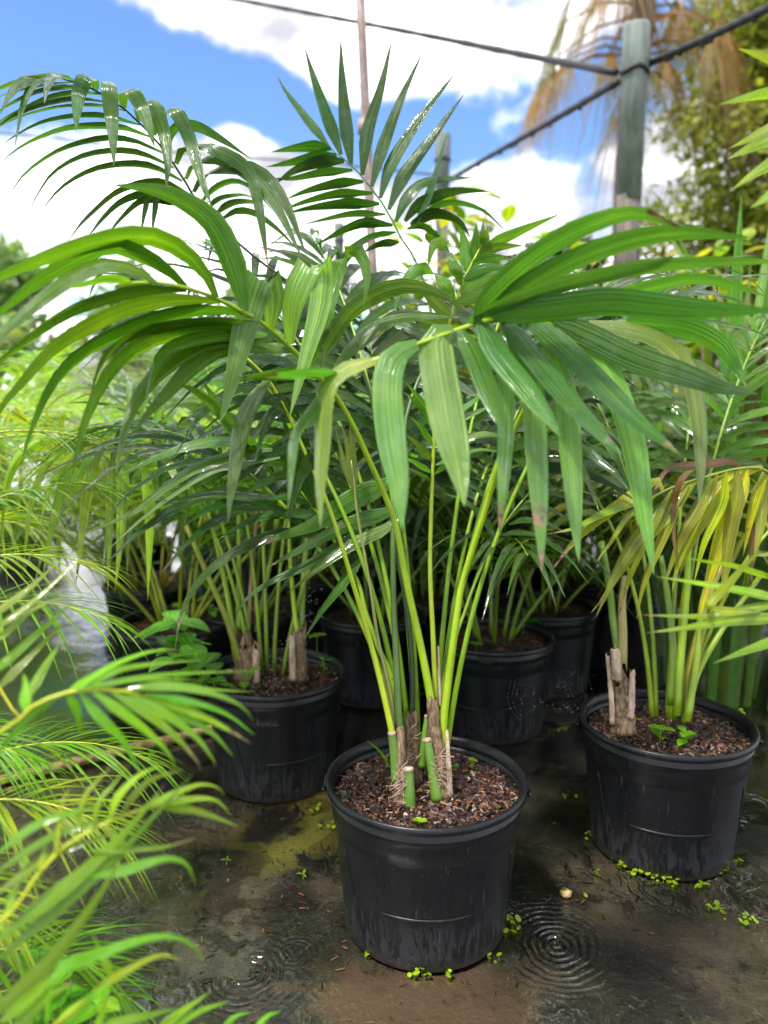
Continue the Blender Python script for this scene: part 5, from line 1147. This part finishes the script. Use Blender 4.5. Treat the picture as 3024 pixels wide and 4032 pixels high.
def sprouts(u, v, spread, n, seed, label, sz=.0045, col=WL):
    r = random.Random(seed); c = DG(u, v); V = []; F = []; U = []
    t = thing('sprout_patch', (c.x, c.y, 0), label, 'seedlings', 'tiny sprouts around the pot feet')
    for k in range(n):
        x = c.x + r.gauss(0, spread); y = c.y + r.gauss(0, spread * .7); z = .003 + r.random() * .012; s = sz * r.uniform(.6, 1.4)
        tx, ty = r.uniform(-.5, .5), r.uniform(-.5, .5); b = len(V)
        V.append((x, y, z)); U.append((.5, .1))
        for j in range(7):
            a = j / 7 * 6.283; V.append((x + s * math.cos(a), y + s * math.sin(a), z + s * (tx * math.cos(a) + ty * math.sin(a)) + .0008)); U.append((.3, .2))
        F += [(b, b + 1 + j, b + 1 + (j + 1) % 7) for j in range(7)]
        b = len(V); V += [(x - .0004, y, 0), (x + .0004, y, 0), (x, y, z)]; U += [(.5, .1)] * 3; F.append((b, b + 1, b + 2))
    mesh_obj('leaves', V, F, LEAF, t, U, True, col)
SPW = ['at the far left foot of the right pot', 'at the front left foot of the right pot', 'second clump along the front of the right pot', 'third clump along the front of the right pot', 'under the middle front of the right pot', 'just right of the middle front of the right pot', 'at the right foot of the right pot', 'at the far right foot of the right pot',
       'at the right foot of the front pot beside the rings', 'slightly higher at the right foot of the front pot', 'at the middle front foot of the front pot', 'just right of the middle front foot of the front pot', 'at the front right foot of the front pot', 'on the mud in front of the right pot, left clump', 'on the mud in front of the right pot, right clump',
       'left of the right pot on dark ground', 'beneath the spider web between the pots', 'on the algae left of the front pot', 'beside the base of the left pot', 'behind the gap between left pot and main stems', 'along the pipe between left pot and main stems', 'on the mud at the lower left corner', 'a lone pair left of the right pot foot', 'by the mossy stone in the puddle', 'at the lower right foot of the front pot']
for k, (u, v, s, n) in enumerate([(1270, 1810, .012, 10), (1335, 1860, .014, 16), (1360, 1880, .014, 16), (1385, 1890, .012, 12), (1425, 1905, .010, 8), (1455, 1912, .010, 8), (1565, 1885, .010, 8), (1592, 1868, .006, 5), (1090, 2015, .012, 9), (1100, 1995, .010, 6), (893, 2105, .010, 8), (925, 2112, .008, 4), (970, 2112, .006, 4),
                                  (1545, 1970, .014, 12), (1605, 1985, .014, 9), (1235, 1720, .014, 7), (1210, 1580, .02, 9), (715, 1790, .016, 6), (690, 1755, .012, 5), (790, 1440, .03, 16), (770, 1500, .03, 14), (70, 2040, .02, 14), (1290, 1890, .006, 3), (1235, 1935, .01, 4), (1065, 2080, .006, 4)]):
    sprouts(u, v, s, n, 700 + k, 'tiny round lime sprouts ' + SPW[k])

# ------------------------------------------------------------------ pipe on the ground, stone, litter, web
a = DG(-160, 1725, .014); b = DG(880, 1472, .014)
P = [a.lerp(b, k / 30) + Vector((0, 0, .0015 * math.sin(k * 1.9))) for k in range(31)]
t = thing('pipe', (a.x, a.y, 0), 'rusty brown moss flecked pipe lying on the ground behind the left pot', 'pipe')
v, f = tube([tuple(p) for p in P], [.0135 * (1 + .06 * math.sin(k * 1.3)) for k in range(31)], 10); mesh_obj('shaft', v, f, MOSSPIPE, t)
j = a.lerp(b, .88); d = (b - a).normalized()
v, f = tube([tuple(j - d * .04), tuple(j), tuple(j + d * .04)], [.0165, .017, .0165], 12); mesh_obj('coupling', v, f, plain('old_pvc', (.50, .46, .38), .5), t)
c = DG(1222, 1935)
V = []; F = []; sphere_into(V, F, (c.x, c.y, .006), .014); V = [np.array((p[0] * 1, p[1], p[2] * .6 + .002)) for p in V]
tag(mesh_obj('stone', V, F, MOSSPIPE, None), 'small mossy stone in the puddle right of the front pot', 'stone')
V = []; F = []
for k in range(420):
    u = rnd.uniform(300, 1659); vv = rnd.uniform(1700, 2212); p = DG(u, vv)
    if rnd.random() < .6: p = DG(rnd.uniform(420, 1000), rnd.uniform(1830, 2080))
    L = rnd.uniform(.002, .009); w = rnd.uniform(.0008, .002); a = rnd.uniform(0, 6.28); bb = len(V)
    z = max(ground_z(p.x, p.y), 0) + .0012
    for q in ((-L, -w), (L, -w * .5), (L * .8, w), (-L * .9, w * .7)):
        V.append((p.x + q[0] * math.cos(a) - q[1] * math.sin(a), p.y + q[0] * math.sin(a) + q[1] * math.cos(a), z + rnd.uniform(0, .0015)))
    F.append((bb, bb + 1, bb + 2, bb + 3))
o = mesh_obj('ground_litter', V, F, MULCH, None, None, False); o['kind'] = 'stuff'; tag(o, 'specks of bark and leaf litter on the wet ground', 'litter')
def web(cx, cy, d, rad, label, seed, squash=.7):
    r = random.Random(seed); V = []; F = []; Vd = []; Fd = []
    c = np.array(W(cx * 1.8228, cy * 1.8228, d)); ex = np.array([1, 0, 0.]); ez = np.array([.1, .35, .93])
    t = thing('spider_web', tuple(c), label, 'spider web', 'wet spider webs')
    def pt(a, q): return c + (ex * math.cos(a) + ez * math.sin(a) * squash) * q + np.array([0, .01 * math.sin(a * 3), -.02 * q])
    ang = [i * 6.283 / 14 + r.uniform(-.1, .1) for i in range(14)]
    for a in ang:
        v, f = tube([pt(a, 0), pt(a, rad * .5), pt(a, rad * r.uniform(.9, 1.4))], .000015, 3, False); b = len(V); V += v; F += [tuple(i + b for i in g) for g in f]
    for q in np.linspace(.3, 1, 8):
        for i in range(14):
            if r.random() < .45 or i in (3, 4, 5, 9): continue
            p0, p1 = pt(ang[i], rad * q), pt(ang[(i + 1) % 14], rad * q)
            v, f = tube([p0, (p0 + p1) / 2 - np.array([0, 0, .003]), p1], .000015, 3, False); b = len(V); V += v; F += [tuple(x + b for x in g) for g in f]
            for s in np.linspace(0, 1, 5):
                if r.random() < .75: sphere_into(Vd, Fd, p0 * (1 - s) + p1 * s - np.array([0, 0, .006 * s * (1 - s)]), r.uniform(.0002, .00065) if r.random() < .6 else .0002)
    mesh_obj('thread', V, F, SILK, t); o = mesh_obj('droplets', Vd, Fd, SILK, t); o['kind'] = 'stuff'
web(1190, 1500, 1.50, .085, 'wet spider web strung between the front pot and the right pot', 1)
# spray of drops in the left pot and drops falling
V = []; F = []
for k in range(150):
    q = rnd.random(); x = 560 + 130 * q + rnd.gauss(0, 16); y = 1490 - 230 * q ** 1.3 + rnd.gauss(0, 18)
    sphere_into(V, F, np.array(W(x * 1.8228, y * 1.8228, 1.85 + rnd.gauss(0, .03))), rnd.uniform(.0006, .0015))
o = mesh_obj('water_spray', V, F, SILK, None); o['kind'] = 'stuff'; tag(o, 'fine spray of water drops above the left pot', 'water')
